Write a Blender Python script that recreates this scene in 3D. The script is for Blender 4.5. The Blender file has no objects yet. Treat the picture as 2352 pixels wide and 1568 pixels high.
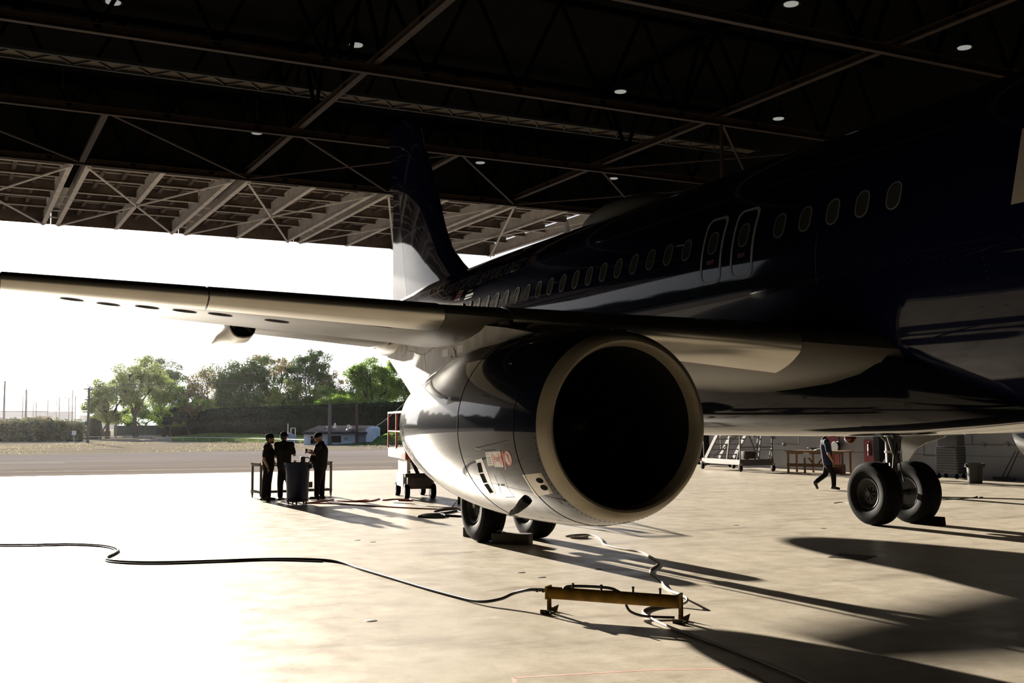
import bpy, bmesh, math, random
import numpy as np
from mathutils import Vector, Matrix
from mathutils.bvhtree import BVHTree
random.seed(7)
SC = bpy.context.scene
COL = SC.collection
PI = math.pi

# ------------------------------------------------------------------ camera, sky, sun, exposure
CAM = Vector((1.6177, 11.1924, 1.9071)); YAW, PITCH, ROLL, FPX = -0.4184, 0.0746, -0.0047, 2525.9
_F = Vector((math.cos(PITCH)*math.cos(YAW), math.cos(PITCH)*math.sin(YAW), math.sin(PITCH)))
_R = _F.cross(Vector((0, 0, 1))).normalized(); _U = _R.cross(_F)
RIGHT = math.cos(ROLL)*_R + math.sin(ROLL)*_U
UP = -math.sin(ROLL)*_R + math.cos(ROLL)*_U
cd = bpy.data.cameras.new('camera'); co = bpy.data.objects.new('camera', cd); COL.objects.link(co)
M = Matrix((RIGHT, UP, -_F)).transposed().to_4x4(); M.translation = CAM
co.matrix_world = M
cd.sensor_width = 36.0; cd.lens = FPX/2352*36; cd.clip_start = 0.05; cd.clip_end = 3000
SC.camera = co
SC.view_settings.view_transform = 'Standard'; SC.view_settings.look = 'None'
SC.view_settings.exposure = 0.0; SC.view_settings.gamma = 1.0

SUN_EL, SUN_AZ = math.radians(11.65), math.radians(3.0)
SUND = Vector((math.cos(SUN_EL)*math.cos(SUN_AZ), math.cos(SUN_EL)*math.sin(SUN_AZ), math.sin(SUN_EL)))
sl = bpy.data.lights.new('sun', 'SUN'); so = bpy.data.objects.new('sun', sl); COL.objects.link(so)
sl.energy = 22.5; sl.color = (1.0, 0.90, 0.76); sl.angle = math.radians(0.53)
so.rotation_euler = SUND.to_track_quat('Z', 'Y').to_euler(); so.location = SUND*200

w = bpy.data.worlds.new('sky'); SC.world = w; w.use_nodes = True
nt = w.node_tree; nt.nodes.clear()
def wn(t, **k):
    n = nt.nodes.new(t)
    for a, b in k.items(): setattr(n, a, b)
    return n
tc = wn('ShaderNodeTexCoord')
dot = wn('ShaderNodeVectorMath', operation='DOT_PRODUCT'); dot.inputs[1].default_value = SUND
nt.links.new(tc.outputs['Generated'], dot.inputs[0])
mx0 = wn('ShaderNodeMath', operation='MAXIMUM'); mx0.inputs[1].default_value = 0.0
nt.links.new(dot.outputs['Value'], mx0.inputs[0])
pw = wn('ShaderNodeMath', operation='POWER'); pw.inputs[1].default_value = 9.0
nt.links.new(mx0.outputs[0], pw.inputs[0])
sep = wn('ShaderNodeSeparateXYZ'); nt.links.new(tc.outputs['Generated'], sep.inputs[0])
ramp = wn('ShaderNodeValToRGB'); nt.links.new(sep.outputs['Z'], ramp.inputs[0])
e = ramp.color_ramp.elements
e[0].position = 0.0; e[0].color = (0.70, 0.79, 0.95, 1)
e[1].position = 0.6; e[1].color = (0.30, 0.42, 0.66, 1)
glow = wn('ShaderNodeMix', data_type='RGBA', blend_type='ADD', clamp_factor=False); glow.inputs[0].default_value = 1.0
gm = wn('ShaderNodeVectorMath', operation='SCALE'); gm.inputs[0].default_value = (2.3, 2.1, 1.85)
nt.links.new(pw.outputs[0], gm.inputs['Scale'])
nt.links.new(ramp.outputs[0], glow.inputs[6]); nt.links.new(gm.outputs[0], glow.inputs[7])
bg = wn('ShaderNodeBackground'); bg.inputs[1].default_value = 0.68
nt.links.new(glow.outputs[2], bg.inputs[0])
wo = wn('ShaderNodeOutputWorld'); nt.links.new(bg.outputs[0], wo.inputs[0])

# ------------------------------------------------------------------ pixel -> place helpers
def ray(u, v):
    return _F + RIGHT*((u-1176)/FPX) - UP*((v-784)/FPX)
def gp(u, v, z=0.0):
    d = ray(u, v); return CAM + d*((z-CAM.z)/d.z)
def px_(u, v, x):
    d = ray(u, v); return CAM + d*((x-CAM.x)/d.x)
def py_(u, v, y):
    d = ray(u, v); return CAM + d*((y-CAM.y)/d.y)
HC, HS = math.cos(math.radians(3)), math.sin(math.radians(3))
def hw(hx, hy, z=0.0):                      # hangar grid -> world
    return Vector((hx*HC - hy*HS, hx*HS + hy*HC, z))

# ------------------------------------------------------------------ mesh builder
class MB:
    def __init__(s): s.v = []; s.f = []; s.sm = []
    def add(s, vs, fs, smooth=False):
        b = len(s.v); s.v += [tuple(p) for p in vs]
        s.f += [tuple(i+b for i in f) for f in fs]; s.sm += [smooth]*len(fs)
        return s
    def box(s, c, d, M=None):
        c = Vector(c); hx, hy, hz = d[0]/2, d[1]/2, d[2]/2
        vs = [Vector((x, y, z)) for x in (-hx, hx) for y in (-hy, hy) for z in (-hz, hz)]
        if M is not None: vs = [M @ p for p in vs]
        return s.add([c+p for p in vs], [(0,1,3,2),(4,6,7,5),(0,4,5,1),(2,3,7,6),(0,2,6,4),(1,5,7,3)])
    def bbox(s, c, d, r=0.01, M=None):      # box with chamfered edges
        c = Vector(c); bm = bmesh.new(); bmesh.ops.create_cube(bm, size=1.0)
        for v_ in bm.verts: v_.co = Vector((v_.co.x*d[0], v_.co.y*d[1], v_.co.z*d[2]))
        bmesh.ops.bevel(bm, geom=list(bm.edges), offset=r, segments=2, affect='EDGES', profile=0.6)
        vs = [v_.co.copy() for v_ in bm.verts]
        if M is not None: vs = [M @ p for p in vs]
        for i, v_ in enumerate(bm.verts): v_.index = i
        s.add([c+p for p in vs], [tuple(q.index for q in f.verts) for f in bm.faces]); bm.free(); return s
    def bar(s, a, b, w_, h_=None, up=(0, 0, 1)):   # rectangular member a->b
        a = Vector(a); b = Vector(b); h_ = h_ or w_; t = (b-a).normalized(); u = Vector(up)
        if abs(t.dot(u)) > .98: u = Vector((1, 0, 0))
        sx = t.cross(u).normalized(); uy = sx.cross(t)
        vs = [p + sx*i*w_/2 + uy*j*h_/2 for p in (a, b) for i, j in ((-1,-1),(1,-1),(1,1),(-1,1))]
        return s.add(vs, [(3,2,1,0),(4,5,6,7),(0,1,5,4),(1,2,6,5),(2,3,7,6),(3,0,4,7)])
    def tube(s, pts, r, n=10, cap=True):    # r number or list
        pts = [Vector(p) for p in pts]; rs = r if hasattr(r, '__len__') else [r]*len(pts)
        T = [(pts[min(i+1, len(pts)-1)]-pts[max(i-1, 0)]).normalized() for i in range(len(pts))]
        u = Vector((0, 0, 1)) if abs(T[0].z) < .9 else Vector((1, 0, 0))
        vs = []; 
        for p, t, rr in zip(pts, T, rs):
            sx = t.cross(u)
            if sx.length < 1e-4: sx = t.orthogonal()
            sx.normalize(); u = sx.cross(t)
            vs += [p + (sx*math.cos(2*PI*k/n) + u*math.sin(2*PI*k/n))*rr for k in range(n)]
        fs = [(i*n+k, i*n+(k+1) % n, (i+1)*n+(k+1) % n, (i+1)*n+k) for i in range(len(pts)-1) for k in range(n)]
        s.add(vs, fs, True)
        if cap:
            b = len(s.v)-len(vs)
            s.f += [tuple(b+k for k in reversed(range(n))), tuple(b+(len(pts)-1)*n+k for k in range(n))]; s.sm += [False]*2
        return s
    def lathe(s, prof, c=(0, 0, 0), axis='Z', n=32, M=None, closed=False, arc=(0, 2*PI)):  # prof [(r, h)]
        c = Vector(c); vs = []
        full = abs(arc[1]-arc[0]-2*PI) < 1e-6; m = n if full else n+1
        for r, h in prof:
            for k in range(m):
                a = arc[0]+(arc[1]-arc[0])*k/n; x, y = r*math.cos(a), r*math.sin(a)
                p = {'Z': Vector((x, y, h)), 'X': Vector((h, x, y)), 'Y': Vector((x, h, y))}[axis]
                vs.append(c + (M @ p if M is not None else p))
        L = len(prof)
        fs = [(i*m+k, i*m+(k+1) % m, ((i+1) % L)*m+(k+1) % m, ((i+1) % L)*m+k) for i in range(L if closed else L-1) for k in range(n)]
        return s.add(vs, fs, True)
    def ell(s, c, r, n=16, m=10, M=None):
        c = Vector(c); vs = []; 
        for i in range(m+1):
            t = PI*i/m
            for k in range(n):
                p = Vector((r[0]*math.sin(t)*math.cos(2*PI*k/n), r[1]*math.sin(t)*math.sin(2*PI*k/n), r[2]*math.cos(t)))
                vs.append(c + (M @ p if M is not None else p))
        return s.add(vs, [(i*n+k, (i+1)*n+k, (i+1)*n+(k+1) % n, i*n+(k+1) % n) for i in range(m) for k in range(n)], True)
    def prism(s, poly, a, b):               # poly: list of Vectors (planar), extruded by offsets a and b (Vectors)
        n = len(poly); vs = [Vector(p)+Vector(a) for p in poly]+[Vector(p)+Vector(b) for p in poly]
        fs = [tuple(reversed(range(n))), tuple(range(n, 2*n))]+[(i, (i+1) % n, n+(i+1) % n, n+i) for i in range(n)]
        return s.add(vs, fs)
    def loft(s, secs, smooth=True, cap=True, closed=True):
        n = len(secs[0]); vs = [p for q in secs for p in q]; m = n if closed else n-1
        s.add(vs, [(i*n+k, i*n+(k+1) % n, (i+1)*n+(k+1) % n, (i+1)*n+k) for i in range(len(secs)-1) for k in range(m)], smooth)
        if cap:
            b = len(s.v)-len(vs); s.f += [tuple(b+k for k in reversed(range(n))), tuple(b+(len(secs)-1)*n+k for k in range(n))]; s.sm += [False]*2
        return s
    def mesh(s, name):
        me = bpy.data.meshes.new(name); me.from_pydata(s.v, [], s.f)
        me.polygons.foreach_set('use_smooth', s.sm); me.update()
        bm = bmesh.new(); bm.from_mesh(me); bmesh.ops.recalc_face_normals(bm, faces=bm.faces); bm.to_mesh(me); bm.free()
        return me
    def sharp(s): s.sharp_ = True; return s

def obj(name, mb, mat, parent=None, loc=None, fixn=True):
    me = mb.mesh(name) if isinstance(mb, MB) else mb
    if mat is not None and not me.materials: me.materials.append(mat)
    try: me.set_sharp_from_angle(angle=math.radians(38))
    except Exception: pass
    o = bpy.data.objects.new(name, me); COL.objects.link(o)
    if parent is not None: o.parent = parent
    if loc is not None: o.location = loc
    return o
def tag(o, label, cat, group=None, kind=None):
    o['label'] = label
    if cat: o['category'] = cat
    if group: o['group'] = group
    if kind: o['kind'] = kind
    return o
def thing(name, label, cat, loc=(0, 0, 0), rotz=0.0, group=None):
    o = bpy.data.objects.new(name, None); COL.objects.link(o); o.empty_display_size = .2
    o.location = loc; o.rotation_euler = (0, 0, rotz); return tag(o, label, cat, group)
def struct(name, mb, mat, parent=None):
    o = obj(name, mb, mat, parent); o['kind'] = 'structure'; return o
def dup(root, loc=None, rotz=None, label=None, group=None):
    def cp(o, par):
        c = o.copy(); COL.objects.link(c)
        if par is not None: c.parent = par
        for ch in [x for x in kids.get(o.name, [])]: cp(ch, c)
        return c
    kids = {}
    for o in COL.objects:
        if o.parent is not None: kids.setdefault(o.parent.name, []).append(o)
    r = cp(root, None)
    if loc is not None: r.location = loc
    if rotz is not None: r.rotation_euler = (0, 0, rotz)
    if label: r['label'] = label
    if group: r['group'] = group
    return r

# ------------------------------------------------------------------ materials
def mat(name, col, rough=.5, metal=0., spec=.5, coat=0., coatr=.04, var=.0, scale=6., bump=0., bscale=40., emis=None, estr=0., coords='Object', col2=None, stretch=None, trans=0.):
    m = bpy.data.materials.new(name); m.use_nodes = True; t = m.node_tree; b = t.nodes['Principled BSDF']
    b.inputs['Base Color'].default_value = (*col, 1); b.inputs['Roughness'].default_value = rough
    b.inputs['Metallic'].default_value = metal; b.inputs['Specular IOR Level'].default_value = spec
    b.inputs['Coat Weight'].default_value = coat; b.inputs['Coat Roughness'].default_value = coatr
    tcn = t.nodes.new('ShaderNodeTexCoord'); src = tcn.outputs[coords]
    if stretch:
        mp = t.nodes.new('ShaderNodeMapping'); mp.inputs['Scale'].default_value = stretch; t.links.new(src, mp.inputs[0]); src = mp.outputs[0]
    nz = t.nodes.new('ShaderNodeTexNoise'); nz.inputs['Scale'].default_value = scale; nz.inputs['Detail'].default_value = 5
    t.links.new(src, nz.inputs['Vector'])
    if var or col2:
        r = t.nodes.new('ShaderNodeValToRGB'); t.links.new(nz.outputs['Fac'], r.inputs[0])
        c2 = col2 or tuple(min(1, c*(1+var)) for c in col); c1 = col if col2 else tuple(c*(1-var) for c in col)
        r.color_ramp.elements[0].position = .35; r.color_ramp.elements[0].color = (*c1, 1)
        r.color_ramp.elements[1].position = .65; r.color_ramp.elements[1].color = (*c2, 1)
        t.links.new(r.outputs[0], b.inputs['Base Color'])
        mr = t.nodes.new('ShaderNodeMapRange'); mr.inputs[3].default_value = max(0, rough-.06); mr.inputs[4].default_value = min(1, rough+.08)
        t.links.new(nz.outputs['Fac'], mr.inputs[0]); t.links.new(mr.outputs[0], b.inputs['Roughness'])
    if bump:
        n2 = t.nodes.new('ShaderNodeTexNoise'); n2.inputs['Scale'].default_value = bscale; n2.inputs['Detail'].default_value = 4
        t.links.new(src, n2.inputs['Vector']); bp = t.nodes.new('ShaderNodeBump'); bp.inputs['Strength'].default_value = bump; bp.inputs['Distance'].default_value = .02
        t.links.new(n2.outputs['Fac'], bp.inputs['Height']); t.links.new(bp.outputs[0], b.inputs['Normal'])
    if emis: b.inputs['Emission Color'].default_value = (*emis, 1); b.inputs['Emission Strength'].default_value = estr
    return m
NAVY = mat('navy_gloss_paint', (.0028, .0045, .019), rough=.045, spec=.20, coat=.04, coatr=.28, var=.0, scale=1.2, bump=.035, bscale=.7)
NACP = mat('nacelle_navy_paint', (.004, .006, .015), rough=.045, spec=.24, coat=.16, coatr=.27, var=.0, scale=2.0, bump=.05, bscale=2.)
WING = mat('wing_grey_paint', (.075, .067, .055), rough=.32, spec=.25, var=.10, scale=1.3, stretch=(1, .35, 1))
SLAT = mat('bare_metal_leading_edge', (.36, .34, .30), rough=.24, metal=.85, var=.08, scale=1.5)
PYL = mat('pylon_grey_paint', (.42, .40, .375), rough=.35, spec=.5, var=.22, scale=2.4, stretch=(2, 2, .7))
LIPM = mat('intake_lip_metal', (.27, .235, .175), rough=.38, metal=.35, var=.10, scale=3)
BELLY = mat('belly_paint', (.005, .005, .008), rough=.07, spec=.25, var=.0, scale=1.5, bump=.05, bscale=1.5)
DARKM = mat('dark_fan_metal', (.012, .012, .013), rough=.5, metal=.4)
RUB = mat('tyre_rubber', (.004, .0038, .0038), rough=.7, spec=.05, var=.3, scale=9, bump=.04, bscale=30)
RIM = mat('wheel_rim_metal', (.018, .018, .017), rough=.5, metal=.2, spec=.2, var=.3, scale=12)
STEELD = mat('oleo_steel_grey', (.05, .048, .044), rough=.4, metal=.3, spec=.3, var=.3, scale=8)
CHROME = mat('polished_metal', (.7, .7, .7), rough=.15, metal=1)
BLACK = mat('matt_black', (.008, .008, .008), rough=.6, var=.2)
WINF = mat('window_surround', (.16, .16, .15), rough=.7, spec=.1)
WING_ = mat('window_pane_glass', (.035, .038, .030), rough=.12, spec=.5)
WHITEP = mat('white_marking_paint', (.62, .60, .56), rough=.4)
DECALW = mat('decal_white', (.62, .60, .55), rough=.45)
DECALR = mat('decal_red', (.55, .06, .03), rough=.45)
DECALG = mat('decal_grey', (.16, .16, .16), rough=.5)
TEXTM = mat('faint_grey_lettering', (.10, .10, .10), rough=.35)
HOLE = mat('open_cavity_black', (.002, .002, .002), rough=.9, spec=.1)
# ------------------------------------------------------------------ ground, hangar shell
def mat_floor():
    m = bpy.data.materials.new('sealed_concrete'); m.use_nodes = True; t = m.node_tree; b = t.nodes['Principled BSDF']
    N = t.nodes.new; L = t.links.new
    tc_ = N('ShaderNodeTexCoord'); 
    def noise(sc, det=6, stretch=None, rough=.6):
        n = N('ShaderNodeTexNoise'); n.inputs['Scale'].default_value = sc; n.inputs['Detail'].default_value = det; n.inputs['Roughness'].default_value = rough
        if stretch:
            mp = N('ShaderNodeMapping'); mp.inputs['Scale'].default_value = stretch; L(tc_.outputs['Object'], mp.inputs[0]); L(mp.outputs[0], n.inputs['Vector'])
        else: L(tc_.outputs['Object'], n.inputs['Vector'])
        return n.outputs['Fac']
    def ramp_(src, p0, c0, p1, c1):
        r = N('ShaderNodeValToRGB'); L(src, r.inputs[0]); r.color_ramp.elements[0].position = p0; r.color_ramp.elements[0].color = (*c0, 1)
        r.color_ramp.elements[1].position = p1; r.color_ramp.elements[1].color = (*c1, 1); return r.outputs[0]
    def mix(bt, f, a, c):
        x = N('ShaderNodeMix'); x.data_type = 'RGBA'; x.blend_type = bt
        if isinstance(f, float): x.inputs[0].default_value = f
        else: L(f, x.inputs[0])
        L(a, x.inputs[6]); 
        if isinstance(c, tuple): x.inputs[7].default_value = (*c, 1)
        else: L(c, x.inputs[7])
        return x.outputs[2]
    base = ramp_(noise(.35), .3, (.475, .422, .335), .7, (.595, .535, .435))
    c = mix('MULTIPLY', 1.0, base, ramp_(noise(3.2, 8), .28, (.80, .78, .75), .62, (1, 1, 1)))
    c = mix('MULTIPLY', 1.0, c, ramp_(noise(26, 6), .25, (.84, .83, .80), .5, (1, 1, 1)))
    st = ramp_(noise(1.6, 9, (1.0, .30, 1)), .33, (.66, .64, .62), .46, (1, 1, 1))
    c = mix('MULTIPLY', .9, c, st)
    c = mix('MULTIPLY', .8, c, ramp_(noise(7, 5, (1.6, .5, 1), .7), .30, (.60, .58, .55), .36, (1, 1, 1)))
    # small scattered scuffs
    vo = N('ShaderNodeTexVoronoi'); vo.inputs['Scale'].default_value = .95; L(tc_.outputs['Object'], vo.inputs['Vector'])
    sp = ramp_(vo.outputs['Distance'], .035, (.42, .40, .38), .06, (1, 1, 1)); c = mix('MULTIPLY', .75, c, sp)
    # pour joints every 6 m
    sx = N('ShaderNodeSeparateXYZ'); L(tc_.outputs['Object'], sx.inputs[0])
    for ax in ('X', 'Y'):
        md = N('ShaderNodeMath'); md.operation = 'PINGPONG'; md.inputs[1].default_value = 3.05; L(sx.outputs[ax], md.inputs[0])
        jr = ramp_(md.outputs[0], .0, (.72, .70, .66), .012, (1, 1, 1)); c = mix('MULTIPLY', .55, c, jr)
    L(c, b.inputs['Base Color'])
    rr = N('ShaderNodeMapRange'); L(noise(2.1, 6), rr.inputs[0]); rr.inputs[1].default_value = .3; rr.inputs[2].default_value = .7; rr.inputs[3].default_value = .32; rr.inputs[4].default_value = .50
    L(rr.outputs[0], b.inputs['Roughness']); b.inputs['Specular IOR Level'].default_value = .60
    bp = N('ShaderNodeBump'); bp.inputs['Strength'].default_value = .18; bp.inputs['Distance'].default_value = .01; L(noise(9, 6), bp.inputs['Height']); L(bp.outputs[0], b.inputs['Normal'])
    return m
FLOOR = mat_floor()
def slab(pts, top, th=.2):
    mb = MB(); mb.prism([Vector((x, y, top)) for x, y in pts], (0, 0, 0), (0, 0, -th)); return mb
def edge_x(y): return 46.65 + .0731*y
struct('floor', slab([(-32, -30), (-32, 60), (edge_x(60), 60), (edge_x(-60), -60), (-32, -60)][0:0] or [(-32, -60), (-32, 60), (edge_x(60), 60), (edge_x(-60), -60)], 0.0), FLOOR)
ASPH = mat('asphalt', (.215, .195, .185), rough=1.0, spec=.0, col2=(.28, .255, .24), scale=.25, stretch=(2.2, .25, 1), bump=.1, bscale=8)
struct('taxiway_road', slab([(edge_x(60), 60), (edge_x(-60), -60), (83, -60), (83, 60)][::-1], -0.01), ASPH)
DIRT = mat('dry_grass_and_gravel', (.19, .165, .14), rough=1., spec=0., col2=(.30, .265, .19), scale=.35, stretch=(1.6, .35, 1), bump=.5, bscale=2.5)
struct('ground_field', slab([(83, -260), (83, 200), (700, 400), (700, -400)][::-1], -0.02), DIRT)
struct('ground_side', slab([(47, 60), (83, 60), (83, 200), (47, 200)][::-1], -0.02), ASPH)
struct('ground_side', slab([(42, -60), (83, -60), (83, -260), (42, -260)], -0.02), ASPH)
LINEP = mat('worn_pale_line_paint', (.42, .38, .34), rough=1., spec=0., var=.25, scale=2)
def strip(a, b, wd, z=.004):
    a = Vector(a); b = Vector(b); a.z = b.z = z; t = (b-a).normalized(); n = Vector((-t.y, t.x, 0))*wd/2
    return MB().add([a-n, b-n, b+n, a+n], [(0, 1, 2, 3)])
struct('trim_1', strip(gp(-150, 1085), gp(900, 1071.5), .45, -.0088), LINEP)
struct('trim_2', strip(gp(-150, 1064), gp(150, 1062), .55, -.0088), LINEP)
PINK = mat('faded_red_line_paint', (.60, .34, .26), rough=.6, var=.15, scale=5)
pk = MB(); P0, P1, P2 = gp(1180, 1556), gp(1500, 1538), gp(1702, 1535)
for a, b in ((P0, P1), (P1, P2), (P2, gp(1775, 1575)), (P0, gp(1190, 1590))):
    q = strip(a, b, .035, .0008); pk.add(q.v, q.f)
struct('trim_3', pk, PINK)

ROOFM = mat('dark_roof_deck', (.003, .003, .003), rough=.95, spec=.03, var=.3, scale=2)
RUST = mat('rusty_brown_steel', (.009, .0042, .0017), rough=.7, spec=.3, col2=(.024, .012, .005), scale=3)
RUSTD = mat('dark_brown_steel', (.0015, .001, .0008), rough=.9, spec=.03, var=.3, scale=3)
PALE = mat('pale_grey_door_steel', (.44, .41, .38), rough=.7, spec=.1, var=.12, scale=2)
SHEET = mat('weathered_door_sheet', (.42, .38, .34), rough=.8, spec=.1, col2=(.54, .50, .45), scale=1.5, stretch=(.4, 3, 1))
DOORB = mat('brown_door_purlin', (.08, .064, .054), rough=.9, spec=.1, var=.35, scale=1.2)
WALLM = mat('painted_block_wall', (.27, .285, .325), rough=.8, spec=.2, col2=(.33, .34, .37), scale=.8, bump=.05, bscale=20)
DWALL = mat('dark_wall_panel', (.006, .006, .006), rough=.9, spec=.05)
# roof with fascia over the doors
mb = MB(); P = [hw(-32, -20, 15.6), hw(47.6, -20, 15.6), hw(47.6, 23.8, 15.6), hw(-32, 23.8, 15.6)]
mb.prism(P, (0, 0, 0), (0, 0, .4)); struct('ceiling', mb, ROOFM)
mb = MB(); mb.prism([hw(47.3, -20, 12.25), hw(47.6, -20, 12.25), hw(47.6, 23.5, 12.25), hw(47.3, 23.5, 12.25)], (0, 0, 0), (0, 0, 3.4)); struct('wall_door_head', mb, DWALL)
def wall(name, a, b, z0, z1, th, m):
    a = hw(*a); b = hw(*b); t = (b-a).normalized(); n = Vector((-t.y, t.x, 0))*th
    mb = MB(); mb.prism([a, b, b+n, a+n], (0, 0, z0), (0, 0, z1)); return struct(name, mb, m)
# far side wall, with the door strip in it
wall('wall_far_side', (47.6, -19.7), (-32, -19.7), 0, 3.6, -.3, WALLM) if False else None
a = hw(-32, -19.7); b = hw(47.6, -19.7); n = Vector((HS, -HC, 0))*.3
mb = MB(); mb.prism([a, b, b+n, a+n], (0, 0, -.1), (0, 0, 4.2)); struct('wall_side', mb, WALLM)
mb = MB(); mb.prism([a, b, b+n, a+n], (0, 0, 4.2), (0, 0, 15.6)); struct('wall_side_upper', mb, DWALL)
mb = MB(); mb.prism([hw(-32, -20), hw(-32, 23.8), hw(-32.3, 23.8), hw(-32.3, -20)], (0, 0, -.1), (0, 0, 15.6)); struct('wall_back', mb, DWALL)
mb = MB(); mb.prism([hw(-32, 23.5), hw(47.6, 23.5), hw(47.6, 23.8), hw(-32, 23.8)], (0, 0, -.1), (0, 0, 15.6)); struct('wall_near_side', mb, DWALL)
# mortar courses of the block wall: thin proud band and conduit runs
LINED = mat('dark_joint', (.17, .17, .175), rough=.8)
mb = MB()
for z in (.75, 1.55, 2.35): mb.bar(hw(-10, -19.695, z), hw(47.4, -19.695, z), .012, .02)
struct('trim_4', mb, LINED)

# roof steel: one truss per grid line
def truss(hx0, hy0, hx1, hy1, label, zb=12.1, zt=15.2, step=3.1, wd=.17, chordh=.24):
    t = thing('roof_truss', label, 'truss', hw((hx0+hx1)/2, (hy0+hy1)/2, zb), 0, 'steel trusses under the hangar roof')
    o = t.location; A = hw(hx0, hy0, 0); B = hw(hx1, hy1, 0); L_ = (B-A).length; n_ = max(2, round(L_/step))
    def q(k, z): p = A.lerp(B, k/n_); return Vector((p.x, p.y, z))-o
    c = MB(); c.bar(q(0, zb-chordh/2), q(n_, zb-chordh/2), wd, .03); c.bar(q(0, zb), q(n_, zb), .03, chordh); c.bar(q(0, zb+chordh/2), q(n_, zb+chordh/2), wd, .03)
    obj('bottom_chord', c, RUST, t)
    c = MB(); c.bar(q(0, zt), q(n_, zt), wd, .25); obj('top_chord', c, RUSTD, t)
    c = MB()
    for k in range(n_): c.bar(q(k, zb), q(k+.5, zt), .11, .11); c.bar(q(k+.5, zt), q(k+1, zb), .11, .11)
    obj('web_lattice', c, RUSTD, t); return t
for i, hx in enumerate((8.1, 16., 23.8, 31.65, 39.4, 47.1)):
    truss(hx, -19.4, hx, 23.3, ['rusty roof truss farthest from the open door', 'second rusty roof truss, hardly lit', 'rusty cross truss crossing high over the engine', 'rusty cross truss passing above the wing', 'thin brown cross truss next inside the door head truss', 'rusty truss along the head of the open hangar door'][i], zb=12.1)
for i, hy in enumerate((-11.9, .5, 12.9)):
    truss(-10, hy, 47, hy, ['lengthwise roof truss meeting the top of the fuselage', 'lengthwise roof truss running down to the door above the wing', 'lengthwise roof truss, mostly hidden in the dark'][i], zb=12.35, zt=15.3, wd=.20, chordh=.18)
def brace(a, b, label, r=.07, z=12.1):
    o = a; d = b-a
    x = obj('roof_brace', MB().bar((0, 0, 0), d, r*1.6, r), RUST, loc=a); return tag(x, label, 'brace', 'thin wind braces in the end bay of the roof')
nodes = [19.3, 13.1, 6.9, .5, -5.7, -11.9, -19.]
for i, hy in enumerate(nodes):
    if i in (0, 2, 4): brace(hw(39.4, hy, 12.1), hw(47.1, hy, 12.1), 'brown strut between the two outer roof trusses', .13)
for i in range(0, 6):
    a, b = nodes[i], nodes[i+1]
    brace(hw(39.4, a, 12.05), hw(47.1, b, 12.05), 'thin diagonal brace crossing the end bay of the roof', .05)
    if i in (0, 3, 5): brace(hw(39.4, b, 12.05), hw(47.1, a, 12.05), 'thin diagonal brace crossing the end bay of the roof', .05)
for i, (p, q) in enumerate((((31.65, -11.9), (39.4, -19.5)), ((31.65, -19.5), (39.4, -11.9)))):
    brace(hw(*p, 12.1), hw(*q, 12.1), 'long thin brace above the crown of the fuselage', .05)
pp = hw(31.65, -11.9, 0)
x = obj('drop_pipe', MB().tube([(0, 0, 12.0), (0, 0, 8.2)], .06, 8), RUST, loc=(pp.x, pp.y, 0)); tag(x, 'brown vertical pipe hanging from the roof truss over the fuselage', 'pipe')
# strip of roof deck, the light on it put into a tan colour; lattice joist
STRIPM = mat('lit_tan_roof_strip', (.05, .037, .02), rough=.8, var=.3, scale=1)
mb = MB(); a, b = 44.0, 45.0
sc_ = (13.4-1.9)/(16-1.9)
mb.prism([hw(38.3, 23, 13.4), hw(39.0, 23, 13.4), hw(39.0, -19, 13.4), hw(38.3, -19, 13.4)], (0, 0, 0), (0, 0, .03))
st = thing('lattice_joist', 'light joist with zigzag lattice in front of a tan strip', 'joist', hw(38.4, 6, 13.4)); 
for v_ in range(len(mb.v)): mb.v[v_] = tuple(Vector(mb.v[v_])-st.location)
obj('roof_strip', mb, STRIPM, st)
mb = MB(); o = st.location
mb.bar(hw(38.2, 23, 13.38)-o, hw(38.2, -19, 13.38)-o, .1, .1); mb.bar(hw(39.0, 23, 13.35)-o, hw(39.0, -19, 13.35)-o, .1, .1)
for k in range(34):
    y0 = 23-k*1.2; mb.bar(hw(38.2, y0, 13.35)-o, hw(39.0, y0-.6, 13.35)-o, .05, .05); mb.bar(hw(39.0, y0-.6, 13.35)-o, hw(38.2, y0-1.2, 13.35)-o, .05, .05)
obj('lattice_web', mb, BLACK, st)
# high-bay lamps
LAMPD = mat('lamp_diffuser', (.08, .08, .075), rough=.6, emis=(.80, .82, .76), estr=.34)
def lamp(u, v, lab):
    p = gp(u, v, 13.6); t = thing('high_bay_lamp', lab, 'lamp', (p.x, p.y, 13.6), 0, 'round high-bay lamps under the roof')
    obj('reflector', MB().lathe([(.02, .45), (.10, .44), (.26, .05), (.27, 0)], n=20), DARKM, t)
    obj('diffuser', MB().lathe([(0.0, -.01), (.20, -.01), (.21, .02)], n=20), LAMPD, t)
    obj('drop_rod', MB().tube([(0, 0, .44), (0, 0, 2.0)], .015, 6), BLACK, t)
for (u, v), lab in zip([(260, 6), (818, 104), (590, 306), (143, 244), (1425, 211), (1788, 273), (2215, 110), (1817, 10), (1103, 374), (1409, 410)],
    ['pale round lamp at the upper edge of the dark roof above the wing tip end', 'round lamp above the long lengthwise truss', 'small round lamp in the dark just over the door truss', 'dim round lamp tucked behind the rusty chord', 'round lamp over the middle of the fuselage roofline', 'round lamp just over the fuselage crown by the drop pipe', 'round lamp above the forward fuselage windows', 'topmost round lamp above the forward truss node', 'small round lamp beside the tail fin', 'smallest round lamp above the roof dome of the airliner']):
    lamp(u, v, lab)

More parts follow.
